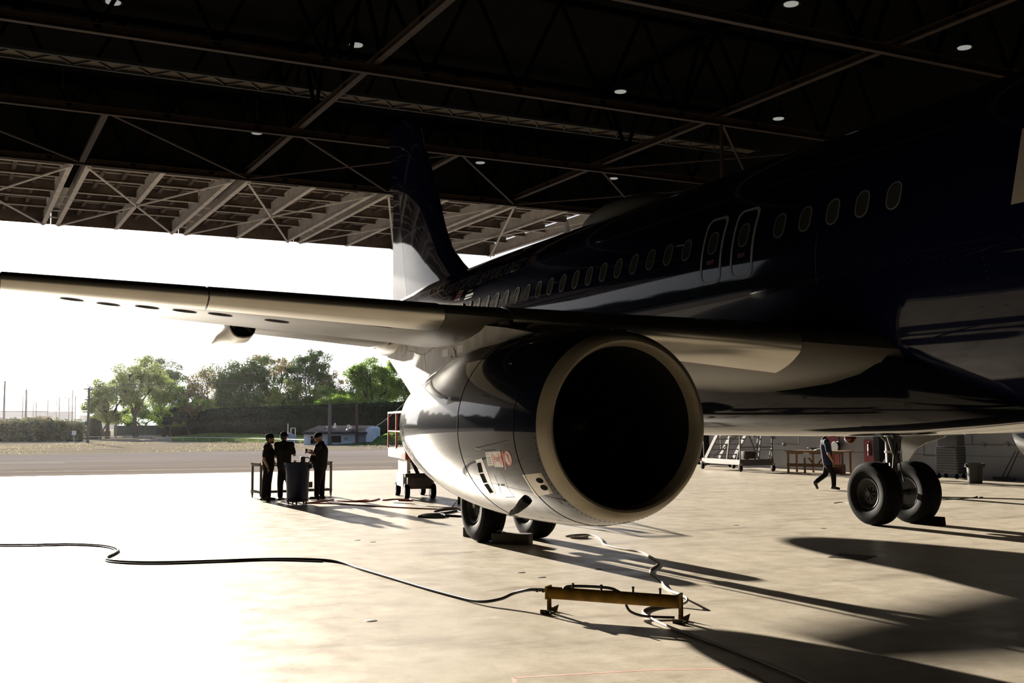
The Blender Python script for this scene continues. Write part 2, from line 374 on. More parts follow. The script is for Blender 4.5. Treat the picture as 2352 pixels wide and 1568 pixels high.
# ------------------------------------------------------------------ raised canopy door
dz = 12.08
def door_leaf(h0, h1, lab):   # between hy h0..h1
    t = thing('canopy_door_leaf', lab, 'hangar door', hw(54.85, (h0+h1)/2, dz), 0, 'raised leaves of the canopy door'); o = t.location
    X = [47.65+2.4*k for k in range(7)]
    mb = MB(); mb.prism([hw(47.65, h0-.32, dz+.85)-o, hw(62.1, h0-.32, dz+.85)-o, hw(62.1, h1+.32, dz+.85)-o, hw(47.65, h1+.32, dz+.85)-o], (0, 0, 0), (0, 0, .05)); obj('cladding', mb, SHEET, t)
    for y in (h0, (h0+h1)/2, h1):
        mb = MB(); wdt = .20
        mb.bar(hw(47.6, y, dz+.02)-o, hw(62.1, y, dz+.02)-o, wdt, .05); mb.bar(hw(47.6, y, dz+.35)-o, hw(62.1, y, dz+.35)-o, .04, .62)
        obj('rib', mb, PALE, t)
    for k, x in enumerate(X):
        mb = MB(); deep = .50 if k in (0, 3, 6) else .36
        mb.bar(hw(x, h0+.05, dz+.82-deep/2)-o, hw(x, h1-.05, dz+.82-deep/2)-o, .05, deep)
        q = obj('purlin', mb, DOORB, t)
        mb = MB(); mb.bar(hw(x-.04, h0+.05, dz+.82-deep)-o, hw(x-.04, h1-.05, dz+.82-deep)-o, .10, .04); obj('purlin_flange', mb, PALE, q)
    mb = MB()
    for k in range(6):
        for j in (1, 2):
            x = X[k]+j*.8; mb.bar(hw(x, h0+.1, dz+.77)-o, hw(x, h1-.1, dz+.77)-o, .10, .13)
        for j in range(1, 6):
            if j == 3: continue
            y = h0+(h1-h0)*j/6; mb.bar(hw(X[k]+.1, y, dz+.66)-o, hw(X[k]+2.3, y, dz+.66)-o, .16, .16)
    obj('backing_girt', mb, DOORB, t)
    mb = MB(); mb.bar(hw(61.95, h0-.31, dz+.45)-o, hw(61.95, h1+.31, dz+.45)-o, .1, .86); obj('edge_beam', mb, DOORB, t)
    ym = (h0+h1)/2
    for a_, b_ in (((47.8, h0), (54.85, ym)), ((47.8, h1), (54.85, ym)), ((61.9, h0), (54.85, ym)), ((61.9, h1), (54.85, ym))):
        obj('diagonal_rod', MB().bar(hw(*a_, dz-.06)-o, hw(*b_, dz-.06)-o, .09, .05), PALE, t)
bl = [-18.15, -11.9, -5.65, .6, 6.9, 13.1, 19.35]
labs = ['raised door leaf behind the fuselage roof dome', 'raised door leaf beyond the tail fin, over the fuselage', 'raised door leaf crossed by the tail fin', 'raised door leaf over the middle of the open sky', 'raised door leaf above the two bright lattice ribs', 'raised door leaf at the outermost corner of the opening']
for i in range(6): door_leaf(bl[i]+.33, bl[i+1]-.33, labs[i])
for i in range(1, 7):
    o = hw(50.5, bl[i], dz+.45); 
    x = obj('support_girder', MB().bar(hw(47.66, bl[i], dz+.55)-o, hw(54., bl[i], dz+.55)-o, .34, .40), RUSTD, loc=o); tag(x, 'dark steel arm between two raised door leaves', 'girder', 'dark girders carrying the raised door')
    for k in range(4):
        xx = 54.95+1.9*k; c = hw(xx, bl[i], dz+.15)
        x = obj('tie_bar', MB().bar(hw(xx, bl[i]-.215, dz+.15)-c, hw(xx, bl[i]+.215, dz+.15)-c, .08, .06), PALE, loc=c); tag(x, 'short pale tie bar linking neighbouring door leaves', 'tie bar', 'short ties between door leaves')
# ------------------------------------------------------------------ airliner
ZC, RZ, RY = 4.03, 2.07, 1.975
AO = Vector((17.7, 0, 0))
plane = thing('airliner', 'dark navy twin-engine airliner parked in the hangar, tail towards the open door', 'airplane', AO)
def part(name, mb, m, parent=None, label=None):
    o = obj(name, mb, m, parent or plane)
    if parent is None: o.location = -AO
    if label: o['label'] = label
    return o
ST = [(0, 3.35, .02, .02), (.12, 3.36, .33, .36), (.45, 3.42, .68, .70), (1.2, 3.57, 1.10, 1.10), (2.2, 3.76, 1.50, 1.47), (3.5, 3.93, 1.86, 1.78), (5, 4.01, 2.03, 1.94), (6.5, ZC, RZ, RY),
      (9, ZC, RZ, RY), (12, ZC, RZ, RY), (15, ZC, RZ, RY), (18, ZC, RZ, RY), (21, ZC, RZ, RY), (24.3, ZC, RZ, RY), (25.8, 4.055, 2.04, 1.95), (27.3, 4.14, 1.94, 1.87), (29.5, 4.36, 1.71, 1.65), (32, 4.66, 1.37, 1.28), (34.5, 4.98, .95, .86), (36.5, 5.24, .53, .48), (37.5, 5.36, .25, .22), (37.57, 5.37, .05, .05)]
mb = MB(); NS = 96
mb.loft([[Vector((X, ry*math.cos(2*PI*k/NS), zc+rz*math.sin(2*PI*k/NS))) for k in range(NS)] for X, zc, rz, ry in ST])
FUSV, FUSF = list(mb.v), list(mb.f)
fus = part('fuselage', mb, NAVY)
FB = BVHTree.FromPolygons([Vector(v) for v in FUSV], FUSF)
# wing-body fairing
mb = MB(); secs = []
for X, h_, zt, zb in [(10.3, .15, 2.2, 1.97), (11.0, 1.1, 2.35, 1.87), (12.0, 1.75, 2.75, 1.76), (13.2, 2.02, 2.9, 1.71), (15, 2.14, 2.9, 1.70), (18, 2.14, 2.9, 1.70), (20, 2.0, 2.9, 1.73), (21.5, 1.6, 2.7, 1.82), (22.8, .9, 2.3, 1.93), (23.6, .2, 2.1, 1.99)]:
    q = []
    for k in range(41):
        a = PI*k/40; c, s_ = math.cos(a), math.sin(a)
        q.append(Vector((X, h_*math.copysign(abs(c)**.38, c), zt-(zt-zb)*abs(s_)**.45)))
    secs.append(q)
mb.loft(secs); part('belly_fairing', mb, BELLY)
# cabin windows on the starboard side
def fmap(X, s, off=0.0):            # s: arc height in metres above the fuselage centreline
    a = s/2.02; return Vector((X, (RY+off)*math.cos(a), ZC+(RZ+off)*math.sin(a)))
def rrect(wd, ht, r, n=6):
    pts = []
    for cx, cy, a0 in ((wd/2-r, ht/2-r, 0), (-wd/2+r, ht/2-r, PI/2), (-wd/2+r, -ht/2+r, PI), (wd/2-r, -ht/2+r, 1.5*PI)):
        pts += [(cx+r*math.cos(a0+PI/2*k/n), cy+r*math.sin(a0+PI/2*k/n)) for k in range(n+1)]
    out = []
    for i, p in enumerate(pts):
        q = pts[(i+1) % len(pts)]; out.append(p); m = int(math.hypot(q[0]-p[0], q[1]-p[1])/.06)
        out += [(p[0]+(q[0]-p[0])*j/(m+1), p[1]+(q[1]-p[1])*j/(m+1)) for j in range(1, m+1)]
    return out
def ring_on(X0, s0, wd, ht, r, t, off):
    o_ = rrect(wd, ht, r); i_ = [(x*(wd-2*t)/wd, y*(ht-2*t)/ht) for x, y in o_]; n = len(o_)
    vs = [fmap(X0+x, s0+y, off) for x, y in o_]+[fmap(X0+x, s0+y, off) for x, y in i_]+[fmap(X0+x, s0+y, -.01) for x, y in o_]
    return MB().add(vs, [(k, (k+1) % n, n+(k+1) % n, n+k) for k in range(n)]+[(k, 2*n+k, 2*n+(k+1) % n, (k+1) % n) for k in range(n)])
def patch_on(X0, s0, wd, ht, r, off):
    o_ = rrect(wd, ht, r); n = len(o_); vs = [fmap(X0, s0, off)]+[fmap(X0+x, s0+y, off) for x, y in o_]
    return MB().add(vs, [(0, 1+k, 1+(k+1) % n) for k in range(n)])
SW = 2.02*math.asin((4.5577-ZC)/RZ)
def window_(X, parent=None, s=SW):
    f_ = part('cabin_window', ring_on(X, s, .235, .345, .112, .016, .006), WINF, parent)
    p_ = part('window_pane', patch_on(X, s, .205, .315, .10, .003), WING_, f_); p_.location = (0, 0, 0)
    return f_
for k in range(5): window_(11.4387+.5334*k)
for k in range(20): window_(11.4387+.5334*4+2.283+.5334*k)
for X0 in (14.38, 15.14):
    d_ = part('exit_door', ring_on(X0, SW-.10, .53, 1.02, .13, .045, .006), mat('exit_outline_grey', (.26, .26, .26), rough=.4)); d_['label'] = 'overwing exit hatch outlined in pale grey'
    window_(X0, d_).location = (0, 0, 0)
    window_child = None
    tm = bpy.data.curves.new('exit_lettering', 'FONT'); tm.body = 'EXIT'; tm.size = .085; tm.align_x = 'CENTER'
    to = bpy.data.objects.new('tmp', tm); COL.objects.link(to); bpy.context.view_layer.update()
    me = bpy.data.meshes.new_from_object(to.evaluated_get(bpy.context.evaluated_depsgraph_get())); bpy.data.objects.remove(to)
    for v_ in me.vertices: v_.co = fmap(X0-v_.co.x, SW-.32+v_.co.y, .006)
    o = obj('exit_lettering', me, DECALR, d_)
# titles and small flags on the rear fuselage
tm = bpy.data.curves.new('title', 'FONT'); tm.body = "PROUD TO SUPPORT NEW YORK'S FINEST"; tm.size = 1.0; tm.shear = .0
to = bpy.data.objects.new('tmp', tm); COL.objects.link(to); bpy.context.view_layer.update()
me = bpy.data.meshes.new_from_object(to.evaluated_get(bpy.context.evaluated_depsgraph_get())); bpy.data.objects.remove(to)
def hit(u, v, bv=None):
    r = (bv or FB).ray_cast(CAM, ray(u, v)); return r[0], r[1]
hA, _ = hit(1016, 676); hB, _ = hit(1190, 621)
wd_ = max(v_.co.x for v_ in me.vertices)
bm = bmesh.new(); bm.from_mesh(me)
bmesh.ops.triangulate(bm, faces=bm.faces); bmesh.ops.subdivide_edges(bm, edges=[e_ for e_ in bm.edges if e_.calc_length() > .3], cuts=2); bm.to_mesh(me); bm.free()
XA, XB = 26.9, hB.x
if hA is not None: XA = hA.x
print('TITLE', hA, hB)
sB = math.asin(min(1, (hB.z-ZC)/RZ))*2.02
for v_ in me.vertices:
    X = XA+(XB-XA)*v_.co.x/wd_; p = fmap(X, sB+v_.co.y*.52, 0); c_ = Vector((X, 0, ZC+max(0, X-24.3)*.03)); d = (p-c_).normalized()
    h_ = FB.ray_cast(c_+d*6, -d); v_.co = (h_[0] if h_[0] else p)+d*.006
o = obj('title_lettering', me, TEXTM, plane); o.location = -AO; o['label'] = 'faint grey capital lettering along the rear fuselage'
def surf_quad(corners, bv, nx=4, ny=4, off=.005):
    nx = nx*3; ny = ny*3    # pixel corners (tl, tr, br, bl) draped on a surface
    vs = []; ok = True
    for j in range(ny+1):
        for i in range(nx+1):
            s_, t_ = i/nx, j/ny
            u = (corners[0][0]*(1-s_)+corners[1][0]*s_)*(1-t_)+(corners[3][0]*(1-s_)+corners[2][0]*s_)*t_
            v = (corners[0][1]*(1-s_)+corners[1][1]*s_)*(1-t_)+(corners[3][1]*(1-s_)+corners[2][1]*s_)*t_
            h_ = bv.ray_cast(CAM, ray(u, v))
            if h_[0] is None: return MB()
            n_ = h_[1] if h_[1].dot(ray(u, v)) < 0 else -h_[1]
            vs.append(h_[0]+n_*off*.35)
    return MB().add(vs, [(j*(nx+1)+i, j*(nx+1)+i+1, (j+1)*(nx+1)+i+1, (j+1)*(nx+1)+i) for j in range(ny) for i in range(nx)])
def surf_line(pts, wd, bv, off=.004, n=10):
    P = []
    for (a, b) in zip(pts[:-1], pts[1:]):
        for k in range(n):
            t = k/n; h_ = bv.ray_cast(CAM, ray(a[0]+(b[0]-a[0])*t, a[1]+(b[1]-a[1])*t))
            if h_[0] is not None: P.append((h_[0], h_[1]))
    h_ = bv.ray_cast(CAM, ray(*pts[-1]))
    if h_[0] is not None: P.append((h_[0], h_[1]))
    vs = []; fs = []
    for i, (p, n_) in enumerate(P):
        if n_.dot(p-CAM) > 0: n_ = -n_
        t = (P[min(i+1, len(P)-1)][0]-P[max(0, i-1)][0]).normalized(); s_ = t.cross(n_).normalized()*wd/2
        vs += [p+n_*off*.4-s_, p+n_*off*.4+s_]
        if i: fs.append((2*i-2, 2*i-1, 2*i+1, 2*i))
    return MB().add(vs, fs)
FLO = mat('flag_orange_stripe', (.42, .17, .09), rough=.4); FLG = mat('flag_green_stripe', (.13, .15, .11), rough=.4)
mb = MB()
for k in range(7):
    y0 = 666+3.6*k; x0 = 1054-1.7*k
    q = surf_quad([(x0, y0+1.6), (x0+12, y0-.6), (x0+11, y0+1.2), (x0-1, y0+3.4)], FB, 2, 1); mb.add(q.v, q.f)
part('flag_marking', mb, FLO, label='small flag of thin orange stripes')
mb = MB()
for c in ([(1076, 667), (1086, 663), (1084, 668), (1073, 672)], [(1071, 677), (1088, 671), (1086, 677), (1068, 683)], [(1067, 686), (1084, 680), (1083, 682), (1066, 688)]):
    q = surf_quad(c, FB, 2, 1); mb.add(q.v, q.f)
part('flag_marking', mb, FLG, label='small flag of wide green bars')
# big pale letter edge at the frame side, on the forward fuselage
q = surf_quad([(2348, 296), (2440, 262), (2440, 445), (2322, 470)], FB, 8, 10, .006)
part('livery_letter', q, mat('livery_pale_grey', (.36, .33, .28), rough=.3), label='huge pale grey livery letter')
SEAM = mat('bright_seam_edge', (.05, .055, .065), rough=.5, spec=.3)
mb = MB()
for pts in ([(1876, 545), (1872, 580), (1875, 650)],):
    q = surf_line(pts, .008, FB); mb.add(q.v, q.f)
part('skin_joint', mb, SEAM)
# rivet rows along two frames and a lap joint
mb = MB()
def rivet(p, n_, r=.006):
    n_ = n_.normalized(); a = n_.orthogonal().normalized(); b = n_.cross(a)
    mb.add([p+n_*.004]+[p+(a*math.cos(PI/3*k)+b*math.sin(PI/3*k))*r+n_*.001 for k in range(6)], [(0, 1+k, 1+(k+1) % 6) for k in range(6)])
for X0 in [9.6+.5334*k for k in range(26)]:
    for j in range(16):
        s_ = SW-.75-j*.075
        p = fmap(X0, s_, 0); rivet(p, Vector((0, p.y/RY, (p.z-ZC)/RZ)))
for k in range(260):
    for s_ in (SW-.72, SW-.80):
        p = fmap(10+.055*k, s_, 0); rivet(p, Vector((0, p.y/RY, (p.z-ZC)/RZ)), .005)
part('rivet_pattern', mb, SEAM)

# ---- wings
def airfoil(xle, y, zle, ch, tc, drop, x0=0., x1=1., off=0., n=14):
    xs = [x0+(x1-x0)*(1-math.cos(PI*k/n))/2 for k in range(n+1)] if x0 == 0 and x1 == 1 else [x1*(1-math.cos(PI/2*k/n)) for k in range(n+1)]
    def yt(x): return 5*tc*(.2969*math.sqrt(max(x, 0))-.126*x-.3516*x*x+.2843*x**3-.1036*x**4)
    up = [Vector((xle+x*ch-(off if x < .01 else 0), y, zle-drop*x+yt(x)*ch*.82+off)) for x in xs]
    lo = [Vector((xle+x*ch-(off if x < .01 else 0), y, zle-drop*x-yt(x)*ch*(1.02 if x < .6 else 1.02-.5*(x-.6))-off)) for x in xs]
    return up[::-1]+lo[1:]
def wing_at(y):
    a = abs(y); xle = 12.0+(a-1.975)*.52; z = 2.90+(a-2.78)*.102
    xte = 18.35 if a < 6.4 else 18.35+(a-6.4)*(21.34-18.35)/10.65
    tcx = .158-.036*min(1, (a-1.5)/4.9) if a < 6.4 else .122-.012*(a-6.4)/10.65
    return xle, z, xte-xle, tcx, (.06 if a < 5 else 0.)
WB = {}
def build_wing(sg):
    mb = MB(); ys = [1.0, 2.0, 3.0, 4.2, 5.3, 6.4, 8, 10, 12, 14, 16, 17.05]; secs = []
    for y in ys:
        xl, z, ch, t_, dr = wing_at(y); secs.append(airfoil(xl, y*sg, z, ch, t_, dr))
    mb.loft(secs); WB[sg] = BVHTree.FromPolygons([Vector(v) for v in mb.v], mb.f)
    W = part('wing', mb, WING)
    for y0, y1 in ((2.6, 5.7), (6.45, 9.08), (9.10, 11.49), (11.51, 14.1), (14.12, 16.7)):
        s_ = MB(); q = []
        for y in (y0, (y0+y1)/2, y1):
            xl, z, ch, t_, dr = wing_at(y); q.append(airfoil(xl, y*sg, z, ch, t_, dr, 0, .085, .014, 10))
        s_.loft(q); o = part('slat', s_, SLAT, W); o.location = (0, 0, 0)
    for y0, y1, ch_, dn in ((2.2, 5.95, 1.15, .10), (6.02, 7.95, .95, .05)):
        s_ = MB(); q = []
        for y in (y0, (y0+y1)/2, y1):
            xl, z, ch, t_, dr = wing_at(y); xt = xl+ch; zt = z-dr
            sc = ch_*(1 if y < 6.5 else 1-.35*(y-6.55)/6.85)
            q.append([Vector((p.x+(.2 if abs(p.y) > 6 else 0), p.y, p.z-(p.x-(xt-.45))*(.06 if abs(p.y) > 6 else .06))) for p in airfoil(xt-.45, y*sg, zt+.0, sc, .10, 0.0)])
        s_.loft(q); o = part('flap', s_, WING, W); o.location = (0, 0, 0)
    f_ = MB(); xl, z, ch, t_, dr = wing_at(17.05)
    f_.loft([[Vector((xl+.3+x, sg*(17.05+.03*s2), z+zz)) for x, s2 in ((0, 0), (.5, 1), (1.2, 0), (.5, -1))] for zz in (-.35, 0, .55)]); o = part('wingtip_fence', f_, WING, W); o.location = (0, 0, 0)
    return W
WR = build_wing(1); WL = build_wing(-1)
# access openings along the rear underside and small fittings
def sub(name, mb, m, par, label=None):
    o = obj(name, mb, m, par)
    if label: o['label'] = label
    return o
def surf_disc(u, v, ru, rv, bv, off=.006, n=24, slope=.12):
    vs = []
    for k in range(n):
        a = 2*PI*k/n; uu = u+ru*math.cos(a); vv = v+rv*math.sin(a)+ru*math.cos(a)*slope
        h_ = bv.ray_cast(CAM, ray(uu, vv))
        if h_[0] is None: return MB()
        n_ = h_[1] if h_[1].dot(ray(uu, vv)) < 0 else -h_[1]
        vs.append(h_[0]+n_*off)
    return MB().add([sum(vs, Vector())/n]+vs, [(0, 1+k, 1+(k+1) % n) for k in range(n)])
for u, v in [(165, 688), (249, 699), (338, 706), (424, 715), (506, 723), (636, 738)]:
    q = surf_disc(u, v-1, 29, 2.4, WB[1])
    if q.v: sub('access_opening', q, HOLE, WR, 'open dark oval access hole in the pale underside')
for pts in ([(0, 646), (480, 686), (780, 722), (985, 752)], [(120, 668), (340, 688), (420, 692), (640, 716), (900, 750)]):
    q = surf_line([(u, v+3) for u, v in pts], .012, WB[1])
    if q.v: sub('skin_seam', q, HOLE, WR)
q = surf_disc(321, 675, 14, 4.5, WB[1], .005); 
if q.v: sub('inspection_cover', q, mat('cover_dull_metal', (.30, .28, .25), rough=.5), WR)
# flap track fairing with its open front and hanging tail cone
ft = part('flap_track_fairing', MB(), PYL, WR); ft.location = (0, 0, 0)
bpy.data.objects.remove(ft)
yF = 8.15; tipF = py_(490, 780, yF); midF = py_(545, 752, yF); print('FTF', tipF, midF)
xl, z, ch, t_, dr = wing_at(yF)
def cupsec(c, wy, wz, tz, n=20):
    return [c+Vector((tz*math.sin(2*PI*k/n)*wz, wy*math.copysign(abs(math.cos(2*PI*k/n))**.7, math.cos(2*PI*k/n)), wz*math.sin(2*PI*k/n))) for k in range(n)]
mb = MB(); c0 = px_(557, 747, 18.2); tipF = px_(490, 787, 19.5)
mb.loft([cupsec(c0+Vector((0, 0, .02)), .20, .22, .35), cupsec(c0+Vector((.25, .01, -.05)), .20, .205, .4), cupsec(c0.lerp(tipF, .5)+Vector((.1, 0, -.02)), .15, .12, .4), cupsec(tipF, .03, .025, .2)])
ff = sub('flap_track_fairing', mb, WHITEP, WR, 'drooping white tail cone of a flap track fairing')
mb = MB(); mb.loft([cupsec(c0+Vector((-.02, 0, .02)), .19, .20, .35), cupsec(c0+Vector((.15, 0, 0)), .10, .1, .35)]); sub('fairing_cavity', mb, HOLE, ff)
mb = MB(); mb.loft([cupsec(c0+Vector((-.35, -.02, .22)), .09, .07, .2), cupsec(c0+Vector((-.1, 0, .14)), .19, .12, .3), cupsec(c0+Vector((.12, 0, .16)), .21, .14, .3)]); mb.bar(c0+Vector((-.05, -.12, -.1)), c0+Vector((-.1, .1, .1)), .03); mb.bar(c0+Vector((-.05, .14, -.05)), c0+Vector((-.1, .1, .15)), .03)
sub('track_mechanism', mb, BLACK, ff)
# ---- fin and rudder
def lerp_t(tab, z):
    for (z0, x0), (z1, x1) in zip(tab[:-1], tab[1:]):
        if z <= z1: return x0+(x1-x0)*(z-z0)/(z1-z0)
    return tab[-1][1]
LEt = [(5.4, 28.3), (5.95, 29.1), (6.17, 29.67), (6.45, 30.2), (6.8, 30.75), (7.1, 31.13), (7.6, 31.55), (8, 31.8), (9.15, 32.42), (9.95, 33.0), (11.3, 33.9), (11.6, 34.2), (11.76, 34.8)]
HGt = [(5.3, 34.35), (5.95, 34.55), (8.31, 35.3), (11.76, 36.15)]
TEt = [(5.3, 36.45), (6.0, 36.43), (9.5, 36.46), (11.6, 36.95), (11.76, 36.8)]
mb = MB(); secs = []
for z, _x in LEt:
    a, b = _x, lerp_t(HGt, z); th = .30-.14*(z-5.4)/6.4; q = []
    for x_, y_ in ((0, 0), (.03, .35), (.12, .7), (.35, 1), (.7, .92), (1, .62)): q.append(Vector((a+(b-a)*x_, th*y_, z)))
    for x_, y_ in ((1, .62), (.7, .92), (.35, 1), (.12, .7), (.03, .35)): q.append(Vector((a+(b-a)*x_, -th*y_, z)))
    secs.append(q)
mb.loft(secs); part('tail_fin', mb, NAVY)
mb = MB(); secs = []
for z in (5.75, 6.0, 8.31, 9.5, 11.6, 11.76):
    a, b = lerp_t(HGt, z)+.03, lerp_t(TEt, z); th = (.30-.14*(z-5.4)/6.4)*.6
    secs.append([Vector((a, th, z)), Vector((b, .03, z)), Vector((b, -.03, z)), Vector((a, -th, z))])
mb.loft(secs); part('rudder', mb, NAVY)
for sg in (1, -1):
    mb = MB(); mb.loft([airfoil(31.6+.62*(y-.6), y*sg, 4.95+.1*(y-.6), 3.9-.42*(y-.6), .10, 0) for y in (.3, 2, 4, 6.2)]); part('tailplane', mb, WING)
# antennas and roof dome
mb = MB(); mb.loft([[Vector((23.45+a, .03*b, z)) for a, b in ((0, 0), (.15, 1), (.42, 0), (.15, -1))] for z in (6.05,)]+[[Vector((23.62+a, .02*b, 6.48)) for a, b in ((0, 0), (.1, 1), (.24, 0), (.1, -1))]]); part('blade_antenna', mb, WHITEP)
mb = MB(); secs = []
for k in range(13):
    t = k/12; hh = .42*math.sin(PI*min(1, t*1.0))**.6 if 0 < t < 1 else .01
    X = 18.9+3.9*t; wy = .62*(hh/.42)+.02
    secs.append([Vector((X, wy*math.cos(PI*j/14), 5.98+(hh+.06)*math.sin(PI*j/14)**.8)) for j in range(15)])
mb.loft(secs); part('roof_radome', mb, mat('radome_grey', (.12, .115, .10), rough=.45))
bq = py_(1953, 1004, -.2); mb = MB(); mb.ell((bq.x, bq.y, 1.665), (.09, .09, .08)); part('belly_beacon', mb, mat('red_beacon_lens', (.12, .012, .006), rough=.3), label='dark red beacon lens under the belly')
for (u0, v0, u1, v1, L_) in ((1640, 985, 1735, 997, 1),):
    cc = py_(1690, 992, 1.1)
    mb = MB(); mb.ell((cc.x, 1.1, 1.83), (.75, .16, .13)); part('belly_scoop', mb, HOLE)
# ---- engines
NPROF = [(11.05, .846), (11.062, .878), (11.09, .905), (11.13, .925), (11.18, .945), (11.3, .978), (11.55, 1.012), (11.9, 1.04), (12.3, 1.057), (12.8, 1.066), (13.2, 1.067), (13.6, 1.058), (14, 1.035), (14.4, .998), (14.8, .948), (15.2, .885), (15.5, .833), (15.8, .775), (16.1, .70)]
NZ = 1.88
def engine(yc):
    g = part('engine_nacelle', MB().lathe([(r, x) for x, r in NPROF if x >= 11.18], (0, yc, NZ), 'X', 96), NACP)
    ch = lambda n, mb, m, l=None: sub(n, mb, m, g, l)
    ch('intake_lip', MB().lathe([(.945, 11.18), (.925, 11.13), (.905, 11.09), (.878, 11.062), (.846, 11.05), (.822, 11.06), (.805, 11.10), (.795, 11.2)], (0, yc, NZ), 'X', 96), LIPM, 'bare metal intake lip')
    ch('intake_duct', MB().lathe([(.795, 11.2), (.79, 11.5), (.81, 12.3), (.81, 12.9)], (0, yc, NZ), 'X', 64), DARKM)
    fb = MB()
    for k in range(22):
        a0 = 2*PI*k/22; q = []
        for r, tw, wd in ((.2, .25, .14), (.5, .7, .2), (.79, 1.05, .24)):
            c = Vector((12.45, yc+r*math.cos(a0), NZ+r*math.sin(a0))); tdir = Vector((0, -math.sin(a0), math.cos(a0)))
            d = (Vector((1, 0, 0))*math.cos(tw)+tdir*math.sin(tw))*wd/2; nn = d.cross(Vector((0, math.cos(a0), math.sin(a0)))).normalized()*.008
            q.append([c-d, c+nn, c+d, c-nn])
        fb.loft(q)
    ch('fan_blades', fb, DARKM); g.children[-1] if False else None
    ch('spinner', MB().lathe([(.0, 12.0), (.05, 12.03), (.13, 12.15), (.22, 12.4), (.23, 12.6)], (0, yc, NZ), 'X', 32), BLACK)
    ch('fan_case_back', MB().lathe([(.0, 12.8), (.81, 12.8)], (0, yc, NZ), 'X', 32), BLACK)
    ch('exhaust_duct', MB().lathe([(.70, 16.1), (.675, 16.09), (.68, 15.4), (.0, 15.2)], (0, yc, NZ), 'X', 48), DARKM)
    def seam(x, wd=.012):
        for (x0, r0), (x1, r1) in zip(NPROF[:-1], NPROF[1:]):
            if x0 <= x <= x1: r = r0+(r1-r0)*(x-x0)/(x1-x0)
        return MB().lathe([(r-.01, x-wd/2), (r+.003, x-wd/2), (r+.003, x+wd/2), (r-.01, x+wd/2)], (0, yc, NZ), 'X', 96)
    for x in (11.56, 12.95): ch('cowl_seam', seam(x, .012), HOLE)
    # pylon
    pm = MB(); P = [(12.7, 2.90, .10), (13.6, 3.05, .19), (14.6, 3.18, .25), (15.4, 3.22, .25), (16.2, 3.3, .215), (17.4, 3.35, .14), (18.6, 3.42, .08), (19.15, 3.3, .03)]
    lo_ = [(12.7, 2.86), (13.6, 2.70), (14.6, 2.60), (16.0, 2.30), (17.25, 2.36)]+[(q.x, q.z) for q in (py_(944, 876, 5.75), py_(925, 852, 5.75), py_(898, 816, 5.75), py_(876, 790, 5.75))]
    print('PYLON', lo_)
    def at_(tab, x, j):
        for a, b in zip(tab[:-1], tab[1:]):
            if a[0] <= x <= b[0]: return a[j]+(b[j]-a[j])*(x-a[0])/(b[0]-a[0])
        return tab[-1][j] if x > tab[-1][0] else tab[0][j]
    secs = []
    for x in [12.7, 13.2, 13.6, 14.2, 14.6, 15.4, 16.0, 16.6, 17.25, 17.6, 18.0, 18.4, 18.8, 19.14]:
        z0 = at_(lo_, x, 1); z1 = max(z0+.02, at_(P, x, 1)); w1 = at_(P, x, 2)
        secs.append([Vector((x, yc-w1, z0)), Vector((x, yc-w1, z1)), Vector((x, yc+w1, z1)), Vector((x, yc+w1, z0))])
    pm.loft(secs, smooth=False); ch('pylon', pm, PYL, 'weathered grey pylon between wing and engine')
    fm = MB(); fm.ell((15.4, yc, 3.12), (1.5, .24, .20)); fm.ell((18.55, yc+.02, 3.22), (.75, .22, .22)); ch('pylon_fairing', fm, PYL)
    return g
ER = engine(5.75); EL = engine(-5.75)
nb = MB().lathe([(r, x) for x, r in NPROF], (0, 5.75, NZ), 'X', 96); NB = BVHTree.FromPolygons([Vector(v) for v in nb.v], nb.f)
sub('warning_placard', surf_quad([(1114.5, 1038.5), (1128, 1037), (1134.5, 1069), (1121, 1069.5)], NB, 4, 4, .005), DECALW, ER, 'pale placard with small lines of text')
def pl_text(body, u, v, size, slope_u, m, name='placard_text'):
    tm = bpy.data.curves.new(name, 'FONT'); tm.body = body; tm.size = 10; tm.align_x = 'CENTER'; tm.space_line = .9
    to = bpy.data.objects.new('tmp', tm); COL.objects.link(to); bpy.context.view_layer.update()
    me = bpy.data.meshes.new_from_object(to.evaluated_get(bpy.context.evaluated_depsgraph_get())); bpy.data.objects.remove(to)
    for v_ in me.vertices:
        x, y = v_.co.x*size/10, -v_.co.y*size/10
        uu, vv = u+x+y*.2, v+y+x*slope_u
        h_ = NB.ray_cast(CAM, ray(uu, vv)); n_ = h_[1] if h_[1].dot(ray(uu, vv)) < 0 else -h_[1]; v_.co = h_[0]+n_*.003
    return obj(name, me, m, ER)
wpl = sub('warning_placard', surf_quad([(1128.5, 1037), (1149, 1036), (1157, 1072.5), (1136, 1071.5)], NB, 4, 4, .005), DECALW, ER, 'pale placard with red hazard zone drawing')
for c in ([(1131.5, 1041), (1137, 1049), (1139, 1066), (1135, 1060)], [(1142, 1039), (1152, 1048), (1153, 1069), (1146, 1060)], [(1134, 1049), (1150, 1049), (1148, 1057), (1137, 1058)]):
    sub('hazard_drawing', surf_quad(c, NB, 3, 3, .008), DECALR, wpl)
sub('hazard_drawing', surf_quad([(1139, 1050), (1144.5, 1050), (1145.5, 1059), (1140.5, 1059.5)], NB, 2, 2, .010), DECALG, wpl)
mb = MB()
for k, (y_, w_) in enumerate(((1042, 5), (1050, 8), (1054.5, 8), (1059, 7.5), (1063.5, 7))):
    x_ = 1117.5+(y_-1040)*.2; q = surf_quad([(x_, y_), (x_+w_, y_-.5), (x_+w_+.2, y_+1.2), (x_+.2, y_+1.7)], NB, 2, 1, .008); mb.add(q.v, q.f)
sub('printed_line', mb, DECALG, ER)
